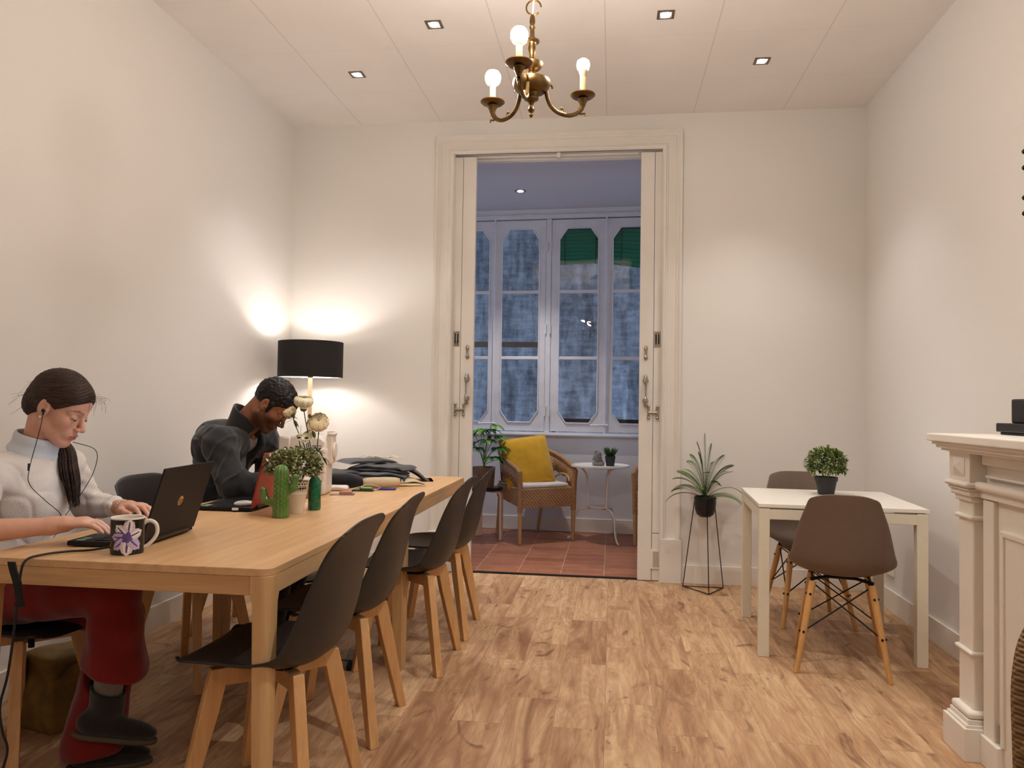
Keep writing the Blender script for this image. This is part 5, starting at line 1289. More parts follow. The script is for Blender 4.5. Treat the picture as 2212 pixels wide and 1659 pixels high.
def table_bits():
    # black pouch
    def fn(P):
        d = ell_(P, (0, 0, .035), (.105, .055, .040)); d = smin(d, ell_(P, (-.05, 0, .055), (.05, .045, .022)), .03); d += .003*np.sin(P[:, 0]*55+P[:, 2]*40)
        return np.maximum(d, -P[:, 2])
    o = sdf_obj('pouch', fn, (-.13, -.08, -.01), (.13, .08, .1), .005, BK_, smooth_it=2); o.location = (-1.43, 4.02, TZ+.001); o.rotation_euler = (0, 0, .2); tag(o, 'slumped black fabric pouch beside the sewing machine', 'pouch')
    q = MB(); q.bb((-.05, -.03, 0), (.05, .03, .028)); o = q.build('tape_dispenser', plain('white_gadget', srgb(228, 222, 214), .3), None, bevel=.013); o.location = (-1.415, 3.88, TZ); o.rotation_euler = (0, 0, .15); tag(o, 'rounded white plastic gadget at the foot of the sewing machine', 'gadget')
    for nm, lb, c1, c2, loc_, rz_ in (('blister_pack', 'clear packet with green contents in front of the cloth pile', srgb(120, 190, 90), srgb(40, 60, 46), (-1.29, 3.90, TZ), .1), ('blister_pack', 'clear packet with pink contents nearest the sewing machine', srgb(222, 120, 104), srgb(150, 120, 116), (-1.335, 3.715, TZ), .2)):
        q = MB(); q.bb((-.06, -.032, 0), (.06, .032, .003)); q.bb((-.015, -.022, .003), (.05, .020, .014)); o = q.build(nm, plain('packet_film_'+lb[18:22].strip(), c2, .2, coat=.5), None, bevel=.002, smooth=False); o.location = loc_; o.rotation_euler = (0, 0, rz_)
        tag(o, lb, 'packet'); q = MB(); q.tube([(-.01, -.006, .015), (.045, -.004, .015)], [.006, .009], 8, flat=.5); q.tube([(-.005, .01, .015), (.04, .008, .015)], [.005, .007], 8, flat=.5); q.build('packet_contents', plain('contents_'+lb[18:24].strip().replace(' ', ''), c1, .4), o)
    q = MB(); q.tube([(-.05, 0, .006), (-.045, 0, .006), (.045, 0, .006), (.055, 0, .006)], [.003, .006, .006, .002], 10); o = q.build('marker_pen', plain('blue_pen', srgb(48, 44, 140), .35), None); o.location = (-1.185, 3.96, TZ); o.rotation_euler = (0, 0, .25); tag(o, 'blue pen lying near the rolled beige cloth', 'pen')
    q = MB(); q.tube(spline([(-.16, 0, .012), (-.10, .02, .02), (-.04, -.015, .015), (.03, .015, .022), (.08, .05, .03), (.14, .04, .012), (.10, .0, .004)], 6), .0022, 6); o = q.build('charging_cable', plain('grey_cable', srgb(186, 180, 172), .5), None); o.location = (-1.32, 3.86, TZ); o.rotation_euler = (0, 0, .5); tag(o, 'thin pale cable curling over the packets on the far table', 'cable')
table_bits()
def foot_pedal():
    q = MB(); q.bb((-.055, -.09, 0), (.055, .09, .028)); q.add([(-.05, -.085, .028), (.05, -.085, .028), (.05, .085, .028), (-.05, .085, .028), (-.05, -.085, .050), (-.05, .085, .050)], [(0, 1, 4), (3, 5, 2), (4, 1, 2, 5), (0, 4, 5, 3)])
    o = q.build('foot_pedal', BLACKM, None, smooth=False, bevel=.006); o.location = (-1.14, 3.44, 0); o.rotation_euler = (0, 0, .3); tag(o, 'black sewing machine foot pedal on the floor under the long tables', 'foot pedal')
    q = MB(); q.tube(spline([(-.055, 0, .02), (-.16, .05, .01), (-.24, .10, .006), (-.34, .12, .006)], 5), .003, 6); q.build('pedal_cord', BLACKM, o)
foot_pedal()
def charger_cable():
    pts = spline([(-1.50, 2.19, TZ+.012), (-1.545, 2.14, TZ+.006), (-1.60, 2.10, TZ+.006), (-1.635, 2.04, TZ+.006), (-1.648, 1.995, TZ-.002), (-1.652, 1.98, TZ-.05), (-1.66, 1.975, .55), (-1.68, 1.98, .42), (-1.705, 1.985, .33), (-1.70, 1.99, .26), (-1.69, 2.0, .20), (-1.705, 1.99, .13), (-1.74, 1.98, .07), (-1.80, 1.97, .012), (-1.95, 1.95, .006)], 6)
    o = MB(); org = Vector((-1.65, 2.0, 0)); o.tube([p-org for p in pts], .0035, 8); r = o.build('charger_cable', KEY, None); r.location = org; tag(r, 'black charger cable running from the dark laptop over the near table edge', 'cable')
    q = MB(); q.loft([[Vector((x+.0, y, z)) for x, y in ((-.010, -.004), (.012, -.004), (.012, .002), (-.010, .002))] for z in (0,)]+[[Vector((xa+.001, -.028, z)), Vector((xb, -.028, z)), Vector((xb, -.022, z)), Vector((xa, -.022, z))] for xa, xb, z in ((.0, .026, TZ-.012), (.008, .036, TZ-.04), (.022, .044, TZ-.075), (.026, .046, TZ-.11), (.030, .052, TZ-.128))][0:0]) if False else None
    q.loft([[Vector((xa, -.0215-.035, z)), Vector((xb, -.0215-.035, z)), Vector((xb, -.016-.035, z)), Vector((xa, -.016-.035, z))] for xa, xb, z in ((-.012, .010, TZ+.004), (-.006, .016, TZ-.018), (.006, .030, TZ-.050), (.014, .034, TZ-.080), (.018, .038, TZ-.100), (.014, .046, TZ-.118))]); q.build('velcro_strap', BLACKM, r, smooth=False)
charger_cable()
def tote_bag():
    BR = plain('ochre_bag_leather', srgb(116, 88, 34), .7, var=.35, nscale=12, bmp=.2, bscale=60)
    def fn(P):
        q = np.abs(P-np.array([0, 0, .13]))-np.array([.085-.10*0, .10, .12]); d = np.linalg.norm(np.maximum(q, 0), axis=1)+np.minimum(q.max(1), 0)-.018
        d += .004*np.sin(P[:, 1]*30+P[:, 2]*22)+.004*np.sin(P[:, 2]*40+P[:, 0]*20); return np.maximum(d, -P[:, 2])
    t = thing('tote_bag', 'brownish yellow bag standing on the floor behind the woman\'s legs', 'bag', (-2.02, 2.66, 0), -.35)
    sdf_obj('bag_body', fn, (-.14, -.16, -.01), (.14, .16, .30), .006, BR, parent=t, loc=(0, 0, 0), world=False, smooth_it=2)
    q = MB(); q.tube(spline([(.104, -.09, .2), (.112, -.05, .24), (.115, 0, .245), (.112, .05, .24), (.104, .09, .2)], 5), .006, 8); q.build('handle', plain('bag_strap', srgb(70, 50, 26), .7), t)
tote_bag()
# ================================================================== PEOPLE
def skin_mat(name, col):
    m, nt, b = _nt(name)
    at = N(nt, 'ShaderNodeAttribute', attribute_name='tone'); nz = noise(nt, coords(nt), 45, 4, .6)
    c = mixc(nt, 1.0, ramp(nt, nz, [(.3, tuple(x*.93 for x in col[:3])+(1,)), (.7, col)]), at.outputs['Color'], 'MULTIPLY')
    L(nt, c, b.inputs['Base Color']); b.inputs['Roughness'].default_value = .5; b.inputs['Specular IOR Level'].default_value = .35
    b.inputs['Subsurface Weight'].default_value = .12; b.inputs['Subsurface Radius'].default_value = (.012, .005, .003); b.inputs['Subsurface Scale'].default_value = .6
    bump(nt, b, noise(nt, coords(nt), 420, 3), .06, .002); return m
def hair_mat(name, c1, c2, s=1.0):
    m, nt, b = _nt(name)
    nz = noise(nt, coords(nt, (30*s, 30*s, 160*s)), 1.0, 3, .6, .6)
    L(nt, ramp(nt, nz, [(.3, c1), (.72, c2)]), b.inputs['Base Color']); b.inputs['Roughness'].default_value = .55; b.inputs['Specular IOR Level'].default_value = .3
    bump(nt, b, nz, .5, .004); return m
def local(P, o, R): return (P-np.array(o))@R         # world -> local (R columns = local axes)
def frame(yaw, pitch, roll=0):
    return np.array(Matrix.Rotation(yaw, 3, 'Z') @ Matrix.Rotation(pitch, 3, 'Y') @ Matrix.Rotation(roll, 3, 'X'))
def head_sdf(q, man=False):
    j = 1.0
    d = ell_(q, (-.012, 0, .030), (.094, .074, .088))
    d = smin(d, ell_(q, (.042, 0, .044), (.048, .058, .050)), .02)
    d = smin(d, ell_(q, (.030, 0, -.030), (.058, .056 if not man else .058, .070)), .02)
    for s in (-1, 1):
        d = smin(d, cap_(q, (-.008, s*.050, -.056), (.060, s*.013, -.097), .022, .018 if not man else .021), .022)
        d = smin(d, ell_(q, (.050, s*.038, -.024), (.028, .022, .024)), .018)
        d = smin(d, cap_(q, (.083, s*.009, .016), (.066, s*.045, .014), .0095, .008), .012)
    d = smin(d, ell_(q, (.070, 0, -.100), (.019, .020, .016)), .016)
    d = smin(d, ell_(q, (.074, 0, -.064), (.022, .029, .022)), .014)
    for s in (-1, 1): d = smax(d, -ell_(q, (.095, s*.031, .000), (.017, .017, .011)), .012)
    for s in (-1, 1): d = smin(d, ell_(q, (.073, s*.031, -.001), (.0135, .0145, .0125)), .003)
    nb = cap_(q, (.085, 0, .008), (.106, 0, -.030), .0072, .0092)
    nb = smin(nb, ell_(q, (.108, 0, -.034), (.0105, .0100, .0090)), .006)
    for s in (-1, 1): nb = smin(nb, ell_(q, (.099, s*.0115, -.038), (.0105, .0075, .0068)), .005)
    d = smin(d, nb, .009)
    for s in (-1, 1): d = smax(d, -ell_(q, (.105, s*.0065, -.0445), (.005, .0032, .003)), .002)
    d = smin(d, ell_(q, (.0920, 0, -.0625), (.0085, .0215, .0048)), .004); d = smin(d, ell_(q, (.0900, 0, -.0735), (.0090, .0175, .0062)), .004)
    d = smax(d, -cap_(q, (.1005, -.020, -.0682), (.1005, .020, -.0682), .0022, .0022), .0025)
    for s in (-1, 1):
        Re = rot3('Y', -.18)@rot3('Z', s*-.30)
        e = ell_(q, (-.004, s*.078, -.006), (.019, .0065, .031), Re)
        e = smax(e, -ell_(q, (-.002, s*.086, -.003), (.0105, .0075, .018), Re), .004); e = smin(e, ell_(q, (.006, s*.079, -.010), (.006, .005, .006)), .004)
        d = smin(d, e, .006)
    return d
def group(P, c, r, fn):
    d = np.linalg.norm(P-np.array(c), axis=1)-r; m = d < .045
    if m.any(): d[m] = fn(P[m])
    return d
def hand_sdf(P, wrist, d, up, side, curls=(.35, .4, .45, .5), spread=.10, thumb=.5, s=1.0):
    """palm along d, back of the hand towards up; side +1: thumb lies towards +lateral (d x up)"""
    d = np.array(d, float); d /= np.linalg.norm(d); up = np.array(up, float); up -= d*(up@d); up /= np.linalg.norm(up); lat = np.cross(d, up)*side
    w = np.array(wrist, float); D = cap_(P, w-d*.005, w+d*.028*s, .025*s, .024*s)
    R = np.stack([d, lat, up], 1)
    D = smin(D, ell_(P, w+d*.052*s, (.050*s, .039*s, .0145*s), R), .014)
    for i, (off, ln) in enumerate(((.029, .070), (.010, .078), (-.010, .073), (-.028, .058))):
        b = w+(d*(.083-abs(i-1)*.004)+lat*off+up*(.002-.003*abs(i-1.3)))*s; a = spread*(1.5-i)*.5
        cur = b; ang = 0; seg = (.46, .30, .24); dd = d*math.cos(a)+lat*math.sin(a)
        D = smin(D, cap_(P, w+(d*.035+lat*off*.7)*s, b, .010*s, .0098*s), .008)
        for k in range(3):
            ang += curls[i]*(1.0, 1.25, .7)[k]
            v = dd*math.cos(ang)-up*math.sin(ang); nx = cur+v*ln*seg[k]*s
            D = smin(D, cap_(P, cur, nx, (.0088-.0009*k)*s, (.0080-.0009*k)*s), .0025); cur = nx
    tb = w+(d*.022+lat*.022-up*.004)*s; t1 = tb+(d*.028+lat*.026-up*.006)*s; t2 = t1+(d*.028+lat*.006-up*.008*thumb*2)*s; t3 = t2+(d*.022-lat*.004-up*.008)*s
    D = smin(D, cap_(P, tb, t1, .0145*s, .0115*s), .010); D = smin(D, cap_(P, t1, t2, .0105*s, .0092*s), .004); D = smin(D, cap_(P, t2, t3, .0092*s, .0075*s), .003)
    return D
def merge_mesh(name, parts, mats, loc, paint):
    Vs, Fs, o = [], [], 0
    for V, F in parts: Vs.append(V); Fs.append(F+o); o += len(V)
    V = np.concatenate(Vs); F = np.concatenate(Fs); loc = np.array(loc)
    me = bpy.data.meshes.new(name); me.from_pydata((V-loc).tolist(), [], F.tolist())
    for m in mats: me.materials.append(m)
    at = me.color_attributes.new('tone', 'FLOAT_COLOR', 'POINT'); c = np.ones((len(V), 4)); c[:, :3] = paint(V); at.data.foreach_set('color', c.ravel())
    me.shade_smooth(); o = bpy.data.objects.new(name, me); COL.objects.link(o); o.location = loc
    md = o.modifiers.new('smooth', 'SMOOTH'); md.iterations = 2; md.factor = .4
    return o
def soft(x, w): return 1/(1+np.exp(-x/w))
def face_paint(q, lip, brow, browdark=.75, beard=0):
    C = np.ones((len(q), 3)); x, y, z = q[:, 0], np.abs(q[:, 1]), q[:, 2]
    def mix(m, col):
        nonlocal C; C = C*(1-m[:, None])+C*np.array(col)*m[:, None]
    mix(.35*np.exp(-(((x-.06)/.03)**2+((y-.042)/.02)**2+((z+.03)/.02)**2)), (1, .68, .62))
    mix(.4*np.exp(-(((x-.11)/.012)**2+(y/.014)**2+((z+.036)/.012)**2)), (1, .66, .58))
    lipm = soft(x-.089, .0012)*soft(.0205-y-.3*np.abs(z+.068), .0012)*soft(.0105-np.abs(z+.0685), .0009); mix(lipm, lip)
    mix(soft(x-.085, .002)*soft(.020-y, .001)*soft(.0012-np.abs(z+.0682), .0005), (.4, .25, .25))
    def seg(a, b, r):
        A = np.stack([x, y, z], 1); return cap_(A, a, b, r, r)
    for a, b in (((.094, .013, .0185), (.086, .032, .0245)), ((.086, .032, .0245), (.068, .050, .019))): mix(browdark*soft(.0035-seg(a, b, 0), .0012), brow)
    for a, b in (((.0855, .0195, -.0045), (.0880, .030, -.0070)), ((.0880, .030, -.0070), (.0800, .0435, -.0035))): mix(.9*soft(.0018-seg(a, b, 0), .0007), (.12, .09, .08))
    mix(.35*soft(.004-seg((.088, .020, .0075), (.082, .042, .0075), 0), .0015), (.62, .5, .48))
    if beard:
        bm = soft(-.040-z+.45*(x-.03), .006)*soft(x+.012, .006)*(1-soft(x-.088, .002)*soft(.019-y, .0015)*soft(.0095-np.abs(z+.0685), .001)); bm *= soft(.135-np.hypot(x-.02, z), .01)
        must = soft(x-.080, .003)*soft(.030-y, .002)*soft(.0065-np.abs(z+.0535), .0018)
        mix(np.clip(beard*np.maximum(bm*.85, must), 0, 1), (.16, .13, .12))
    return C
def eye_parts(person, o, R, sc=1):
    for s in (-1, 1):
        c = np.array(o)+R@np.array((.0738, s*.031, -.003))*sc
        q = MB(); q.ball((0, 0, 0), .0126*sc, 12); e = q.build('eye', plain('eye_white', srgb(206, 200, 196), .2, var=0), person); e.location = Vector(c)-person.location
        q = MB(); a = R@np.array((.92, 0, -.39)); q.ball(Vector(a)*.0075*sc, .0063*sc, 10); q.build('iris', plain('dark_iris', srgb(44, 28, 18), .15, var=0), e)
        q = MB(); pts = [Vector(R@np.array(((.0145-.03*(t-.5)**2*4*.12)*1.0, s*(t-.5)*.026, -.0025-.004*(1-(2*t-1)**2)))*sc) for t in [i/8 for i in range(9)]]
        q.tube(pts, [.0004, .0008, .0011, .0012, .0012, .0012, .0012, .001, .0006], 5); q.build('eyelashes', plain('lash', srgb(26, 18, 14), .5, var=0), e)

# ---------------------------------------------------------------- the woman
def woman():
    H = np.array((-1.885, 2.415, 1.170)); R = frame(.10, .46, -.04)
    org = (-2.0, 2.40, 0)
    SK = skin_mat('light_skin', srgb(216, 164, 138))
    neck = np.array((-1.965, 2.415, 1.035)); chest = np.array((-2.005, 2.405, .88)); pelv = np.array((-2.08, 2.38, .535))
    shR = np.array((-1.985, 2.245, .955)); shL = np.array((-1.975, 2.575, .965))
    elR = np.array((-1.925, 2.065, .795)); wrR = np.array((-1.728, 2.200, .803))
    elL = np.array((-1.985, 2.705, .800)); wrL = np.array((-1.790, 2.640, .800))
    kR = np.array((-1.56, 2.270, .600)); aR = np.array((-1.595, 2.300, .235))
    kL = np.array((-1.64, 2.420, .475)); aL = np.array((-1.665, 2.330, .10))
    hR = np.array((-2.06, 2.30, .535)); hL = np.array((-2.06, 2.46, .530))
    nb = H+R@np.array((-.030, 0, -.055))
    def head(P):
        d = head_sdf(local(P, H, R)); return smin(d, cap_(P, nb, neck+np.array((-.012, 0, -.06)), .049, .050), .02)
    def armR(P):
        d = cap_(P, elR, wrR, .040, .0255); return smin(d, hand_sdf(P, wrR, (.80, .52, .10), (-.12, -.10, 1), -1, (.34, .36, .34, .30), .24, .45, 1.1), .012)
    def armL(P):
        d = cap_(P, elL, wrL, .039, .025); return smin(d, hand_sdf(P, wrL, (.93, -.32, .14), (-.1, .1, 1), 1, (.30, .32, .34, .36), .22, .4, 1.08), .012)
    def core(P):
        d = smin(ell_(P, chest, (.085, .13, .16)), ell_(P, pelv, (.09, .14, .09)), .08); d = smin(d, cap_(P, shR, shL, .04, .04), .05)
        for a, b, ra, rb in ((shR, elR, .036, .030), (shL, elL, .036, .030), (hR, kR, .062, .045), (hL, kL, .062, .045), (kR, aR, .040, .026), (kL, aL, .040, .026)): d = smin(d, cap_(P, a, b, ra, rb), .02)
        return d
    parts = [sdf_mesh(head, H+(-.20, -.13, -.26), H+(.17, .13, .15), .0022), sdf_mesh(armR, (-1.99, 2.0, .70), (-1.50, 2.40, .88), .0024),
             sdf_mesh(armL, (-2.05, 2.50, .70), (-1.58, 2.78, .90), .0026), sdf_mesh(core, (-2.25, 2.0, .05), (-1.48, 2.82, 1.08), .009)]
    def paint(V):
        q = local(V, H, R); C = face_paint(q, (.86, .52, .50), (.24, .16, .13), .9); return C
    p = merge_mesh('person', parts, [SK], org, paint)
    tag(p, 'woman with tied-back brown hair in a white sweater typing at the dark laptop', 'person')
    eye_parts(p, H, R)
    # ---- hair
    HM = hair_mat('brown_hair', srgb(28, 19, 15), srgb(72, 50, 37))
    def hair(P):
        q = local(P, H, R); x, y, z = q[:, 0], q[:, 1], q[:, 2]
        d = ell_(q, (-.014, 0, .036), (.104, .083, .096)); d = smin(d, ell_(q, (.035, 0, .058), (.052, .062, .046)), .02)
        strand = .0011*np.sin(150*(np.arctan2(z+.02, x+.12)*.9+.15*np.abs(y)*10))+.0006*np.sin(330*np.arctan2(z+.03, x+.13))
        d = d+strand
        keep = -.60*x+.80*z+.16*np.abs(y)+.0035; d = smax(d, -keep, .008)
        ear = ell_(q, (.004, 0, -.012), (.022, .12, .030)); d = smax(d, -ear, .008)
        b = smin(ell_(q, (-.082, 0, -.012), (.036, .046, .046)), ell_(q, (-.066, 0, -.036), (.040, .046, .034)), .03)+strand; return smin(d, b, .03)
    hh = sdf_obj('hair', hair, H+(-.19, -.12, -.17), H+(.16, .12, .16), .0024, HM, p, org, smooth_it=1)
    # pony tail over the far shoulder hanging in front of the chest
    q = MB(); Rn = random.Random(21)
    base = Vector(H+R@np.array((-.100, .01, -.030)))
    for k in range(190):
        a = Rn.uniform(0, 6.28); r = Rn.uniform(0, 1)**.5; dx, dy = math.cos(a)*r, math.sin(a)*r; e = Rn.uniform(-.03, .05)
        pts = spline([base+Vector((dx*.02, dy*.02, 0)), Vector((-1.975+dx*.018, 2.490+dy*.020, 1.085)), Vector((-1.905+dx*.024, 2.475+dy*.028, 1.025)), Vector((-1.872+dx*.026, 2.450+dy*.034, .965)), Vector((-1.862+dx*.026, 2.450+dy*.034, .920)), Vector((-1.850+dx*.014, 2.455+dy*.024, .872-e))], 5)
        n_ = len(pts); q.tube(pts, [.0034*(1-.80*(i/n_)**2) for i in range(n_)], 5)
    q.build('ponytail', HM, p, ang=0).location = -Vector(org)
    q = MB()
    for k in range(46):
        if k < 26: s = np.array((Rn.uniform(.070, .092), Rn.uniform(-.045, .045), Rn.uniform(.066, .090))); e = s+np.array((Rn.uniform(.015, .045), Rn.uniform(-.02, .02), Rn.uniform(-.045, .012)))
        else: s = np.array((Rn.uniform(-.125, -.09), Rn.uniform(-.05, .03), Rn.uniform(-.05, .05))); e = s+np.array((Rn.uniform(-.035, -.008), Rn.uniform(-.02, .02), Rn.uniform(-.06, .01)))
        m_ = (s+e)/2+np.array((.004, Rn.uniform(-.006, .006), .010)); q.tube(spline([Vector(H+R@v) for v in (s, m_, e)], 4), .00032, 4)
    q.build('loose_hair', HM, p, ang=0).location = -Vector(org)
    # ---- sweater
    SW = fabric('white_wool', srgb(222, 214, 206), var=.04, b=.5, s=220); TN = fabric('pale_turtleneck', srgb(214, 220, 226), var=.02, b=.2, s=300)
    def sweater(P):
        x, y, z = P[:, 0], P[:, 1], P[:, 2]
        d = ell_(P, chest+(.012, 0, -.01), (.112, .165, .155)); d = smin(d, ell_(P, (-2.055, 2.39, .68), (.115, .150, .16)), .06)
        d = smin(d, ell_(P, (-1.935, 2.345, .885), (.052, .060, .058)), .04); d = smin(d, ell_(P, (-1.93, 2.475, .890), (.052, .058, .058)), .04)
        d = smin(d, cap_(P, shR+(0, .02, .0), shL+(0, -.02, .0), .062, .062), .05); d = smin(d, cap_(P, neck+(-.006, 0, -.10), neck+(0, 0, -.045), .085, .060), .04)
        fr = .0035*np.sin(z*95+x*40)*soft(x+1.93, .02)*0
        aR = smin(cap_(P, shR, elR, .058, .052), cap_(P, elR, elR+(wrR-elR)*.30, .052, .042), .03)
        aL = smin(cap_(P, shL, elL, .058, .054), cap_(P, elL, elL+(wrL-elL)*.72, .054, .038), .03)
        fold = .0030*np.sin(np.linalg.norm(P-elL, axis=1)*105)+.0016*np.sin(z*160+y*60); aL = aL+fold
        aR = aR+.0030*np.sin(np.linalg.norm(P-elR, axis=1)*105)
        d = smin(smin(d, aR, .03), aL, .03); d = d+.0030*fnoise(P, 42, 9)+.0012*fnoise(P, 110, 10)+.0040*np.exp(-(fnoise(P, 30, 17)/.10)**2)
        cut = -(local(P, neck, frame(.0, .30))[:, 2]+.022); d = smax(d, -cut-0*.0, .004)
        return smax(d, .585-z, .01)
    sdf_obj('sweater', sweater, (-2.30, 1.98, .57), (-1.72, 2.82, 1.10), .0042, SW, p, org, smooth_it=2)
    def collar(P):
        q = local(P, neck+(-.004, 0, .012), frame(.0, .30)); r = np.hypot(q[:, 0]*.95, q[:, 1]); rr = .066+.004*np.sin(q[:, 2]*150)*.4+.010*np.clip(-q[:, 2]/.04, 0, 1)
        return smax(np.abs(r-rr)-.0045, np.abs(q[:, 2]+.004)-.034, .006)
    sdf_obj('turtleneck', collar, neck+(-.12, -.12, -.08), neck+(.12, .12, .09), .003, TN, p, org, smooth_it=2)
    # ---- trousers: wide dark red legs
    RD = fabric('dark_red_cloth', srgb(118, 26, 24), var=.12, b=.25, s=240)
    def trousers(P):
        x, y, z = P[:, 0], P[:, 1], P[:, 2]
        d = ell_(P, pelv+(-.0, 0, .02), (.125, .175, .115)); d = smin(d, cap_(P, hR, kR, .092, .078), .05); d = smin(d, cap_(P, hL, kL, .090, .072), .04)
        hemR = aR+(kR-aR)*.33
        g = smin(cap_(P, kR, (kR+hemR)/2+(.01, 0, 0), .074, .078), cap_(P, (kR+hemR)/2+(.01, 0, 0), hemR+(.005, .012, -.02), .080, .108), .03)
        g = smax(g, -((P-hemR)@((kR-hemR)/np.linalg.norm(kR-hemR))+.30*(x-hemR[0])+.008), .005)
        g2 = smin(cap_(P, kL, (kL+aL)/2, .070, .074), cap_(P, (kL+aL)/2, aL+(0, 0, -.02), .074, .098), .03); g2 = smax(g2, .055-z+.10*(x-aL[0]), .005)
        d = smin(smin(d, g, .02), g2, .02); d = d+.004*fnoise(P*np.array((1, 1, .4)), 60, 12)
        inner = smin(cap_(P, (kR+hemR)/2, hemR+(.0, .01, -.03), .055, .096), cap_(P, (kL+aL)/2, aL+(0, 0, -.03), .05, .086), .01); inner = np.where(z < .34, inner, 1)
        d = smax(d, -inner, .004)
        return smax(d, z-.64, .01)
    sdf_obj('trousers', trousers, (-2.28, 2.12, .03), (-1.42, 2.66, .66), .0048, RD, p, org, smooth_it=2)
    # ---- sock and ankle boots
    SO = fabric('grey_sock', srgb(128, 122, 116), b=.7, s=300); BT = fabric('black_suede', srgb(42, 38, 36), b=.4, s=300)
    shin = (kR-aR)/np.linalg.norm(kR-aR)
    def sock(P): return np.maximum(cap_(P, aR-shin*.03, aR+shin*.17, .041, .045)+.001*np.sin(P[:, 2]*900), -cap_(P, aR-shin*.06, aR+shin*.21, .035, .039))
    sdf_obj('sock', sock, aR+(-.08, -.08, -.10), aR+(.09, .08, .22), .003, SO, p, org, smooth_it=1)
    def boot(P, an, R_):
        q = local(P, an, R_); h = (P-an)@shin
        d = cap_(P, an-shin*.02, an+shin*.12, .052, .054); d = smin(d, ell_(q, (-.018, 0, -.066), (.054, .038, .040)), .025)
        d = smin(d, ell_(q, (.060, .0, -.075), (.085, .040, .030)), .03); d = smin(d, ell_(q, (.125, .0, -.082), (.050, .036, .022)), .02)
        d = smax(d, -(q[:, 2]+.100), .004); d = smax(d, h-.036+.25*(q[:, 0]-.02), .004); return smax(d, -cap_(P, an+shin*.02, an+shin*.16, .046, .048), .004)
    def sole(P, an, R_):
        q = local(P, an, R_); d = smin(ell_(q, (-.020, 0, -.106), (.056, .040, .03)), ell_(q, (.095, 0, -.106), (.088, .043, .03)), .03)
        d = smin(d, ell_(q, (.04, 0, -.106), (.08, .034, .03)), .02); return np.maximum(d, np.abs(q[:, 2]+.105)-.008)
    RR = frame(.58, .26); RL = frame(.42, 0)
    for an, R_, lb in ((aR+(-.0, 0, -.005), RR, 'r'), (aL+(0, 0, .014), RL, 'l')):
        bo = sdf_obj('ankle_boot', lambda P: boot(P, an, R_), an+(-.16, -.16, -.20), an+(.24, .24, .14), .0036, BT, p, org, smooth_it=1)
        s_ = sdf_obj('boot_sole', lambda P: sole(P, an, R_), an+(-.16, -.16, -.24), an+(.24, .24, .0), .0036, plain('boot_sole_rubber', srgb(84, 72, 56), .7), None, org, smooth_it=1); s_.parent = bo; s_.location = (0, 0, 0)
    # ---- earphones, earring, bracelet, ring
    ear = Vector(H+R@np.array((.006, -.090, -.012)))
    q = MB(); q.ball(ear-Vector(org), .0065, 8); q.tube([ear-Vector(org), ear-Vector(org)+Vector((0, 0, -.015))], .003, 6); earp = q.build('earphone', KEY, p)
    j = Vector((-1.838, 2.375, .775))
    q = MB(); q.tube([v-Vector(org) for v in spline([ear, ear+Vector((-.003, -.008, -.06)), Vector((-1.885, 2.285, .97)), Vector((-1.862, 2.262, .92)), Vector((-1.835, 2.30, .865)), Vector((-1.828, 2.36, .815)), j], 6)], .0013, 5)
    q.tube([v-Vector(org) for v in spline([Vector(H+R@np.array((.075, .045, -.095))), Vector((-1.80, 2.49, 1.02)), Vector((-1.80, 2.485, .95)), Vector((-1.815, 2.44, .87)), Vector((-1.828, 2.39, .81)), j], 6)], .0013, 5)
    q.tube([v-Vector(org) for v in (j, j+Vector((0, 0, -.02)))], .003, 6); q.tube([v-Vector(org) for v in (j+Vector((0, 0, -.018)), Vector((-1.86, 2.37, .73)), Vector((-1.80, 2.35, .70)))], .0012, 5)
    c_ = Vector((-1.886, 2.283, .975)); q.tube([v-Vector(org) for v in (c_+Vector((0, 0, .012)), c_-Vector((0, 0, .012)))], .0032, 8); q.build('earphone_cable', KEY, earp)
    q = MB(); q.ball(Vector(H+R@np.array((.004, -.087, -.036)))-Vector(org), .0042, 8); q.build('earring', plain('pearl', srgb(236, 232, 226), .15, var=0), p)
    q = MB(); dv = Vector(wrL-elL).normalized(); u = dv.cross(Vector((0, 0, 1))).normalized(); v_ = u.cross(dv); c_ = Vector(wrL)-dv*.004
    for k in range(20):
        a = 2*pi*k/20; q.ball(c_+u*math.cos(a)*.0275+v_*math.sin(a)*.0275-Vector(org), .0040, 6)
    q.build('bracelet', plain('pale_beads', srgb(214, 204, 184), .4), p)
    q = MB(); hd_ = Vector((.80, .52, .06)).normalized(); lat = hd_.cross(Vector((0, 0, 1))).normalized()*-1; c_ = Vector(wrR)+hd_*.098+lat*.010
    u = lat; v_ = u.cross(hd_); q.tube([c_+u*math.cos(a)*.0094+v_*math.sin(a)*.0094-Vector(org) for a in [2*pi*k/16 for k in range(16)]], .0012, 5, loop=True); q.build('ring', plain('silver_ring', srgb(190, 190, 190), .2, 1, var=0), p)
woman()

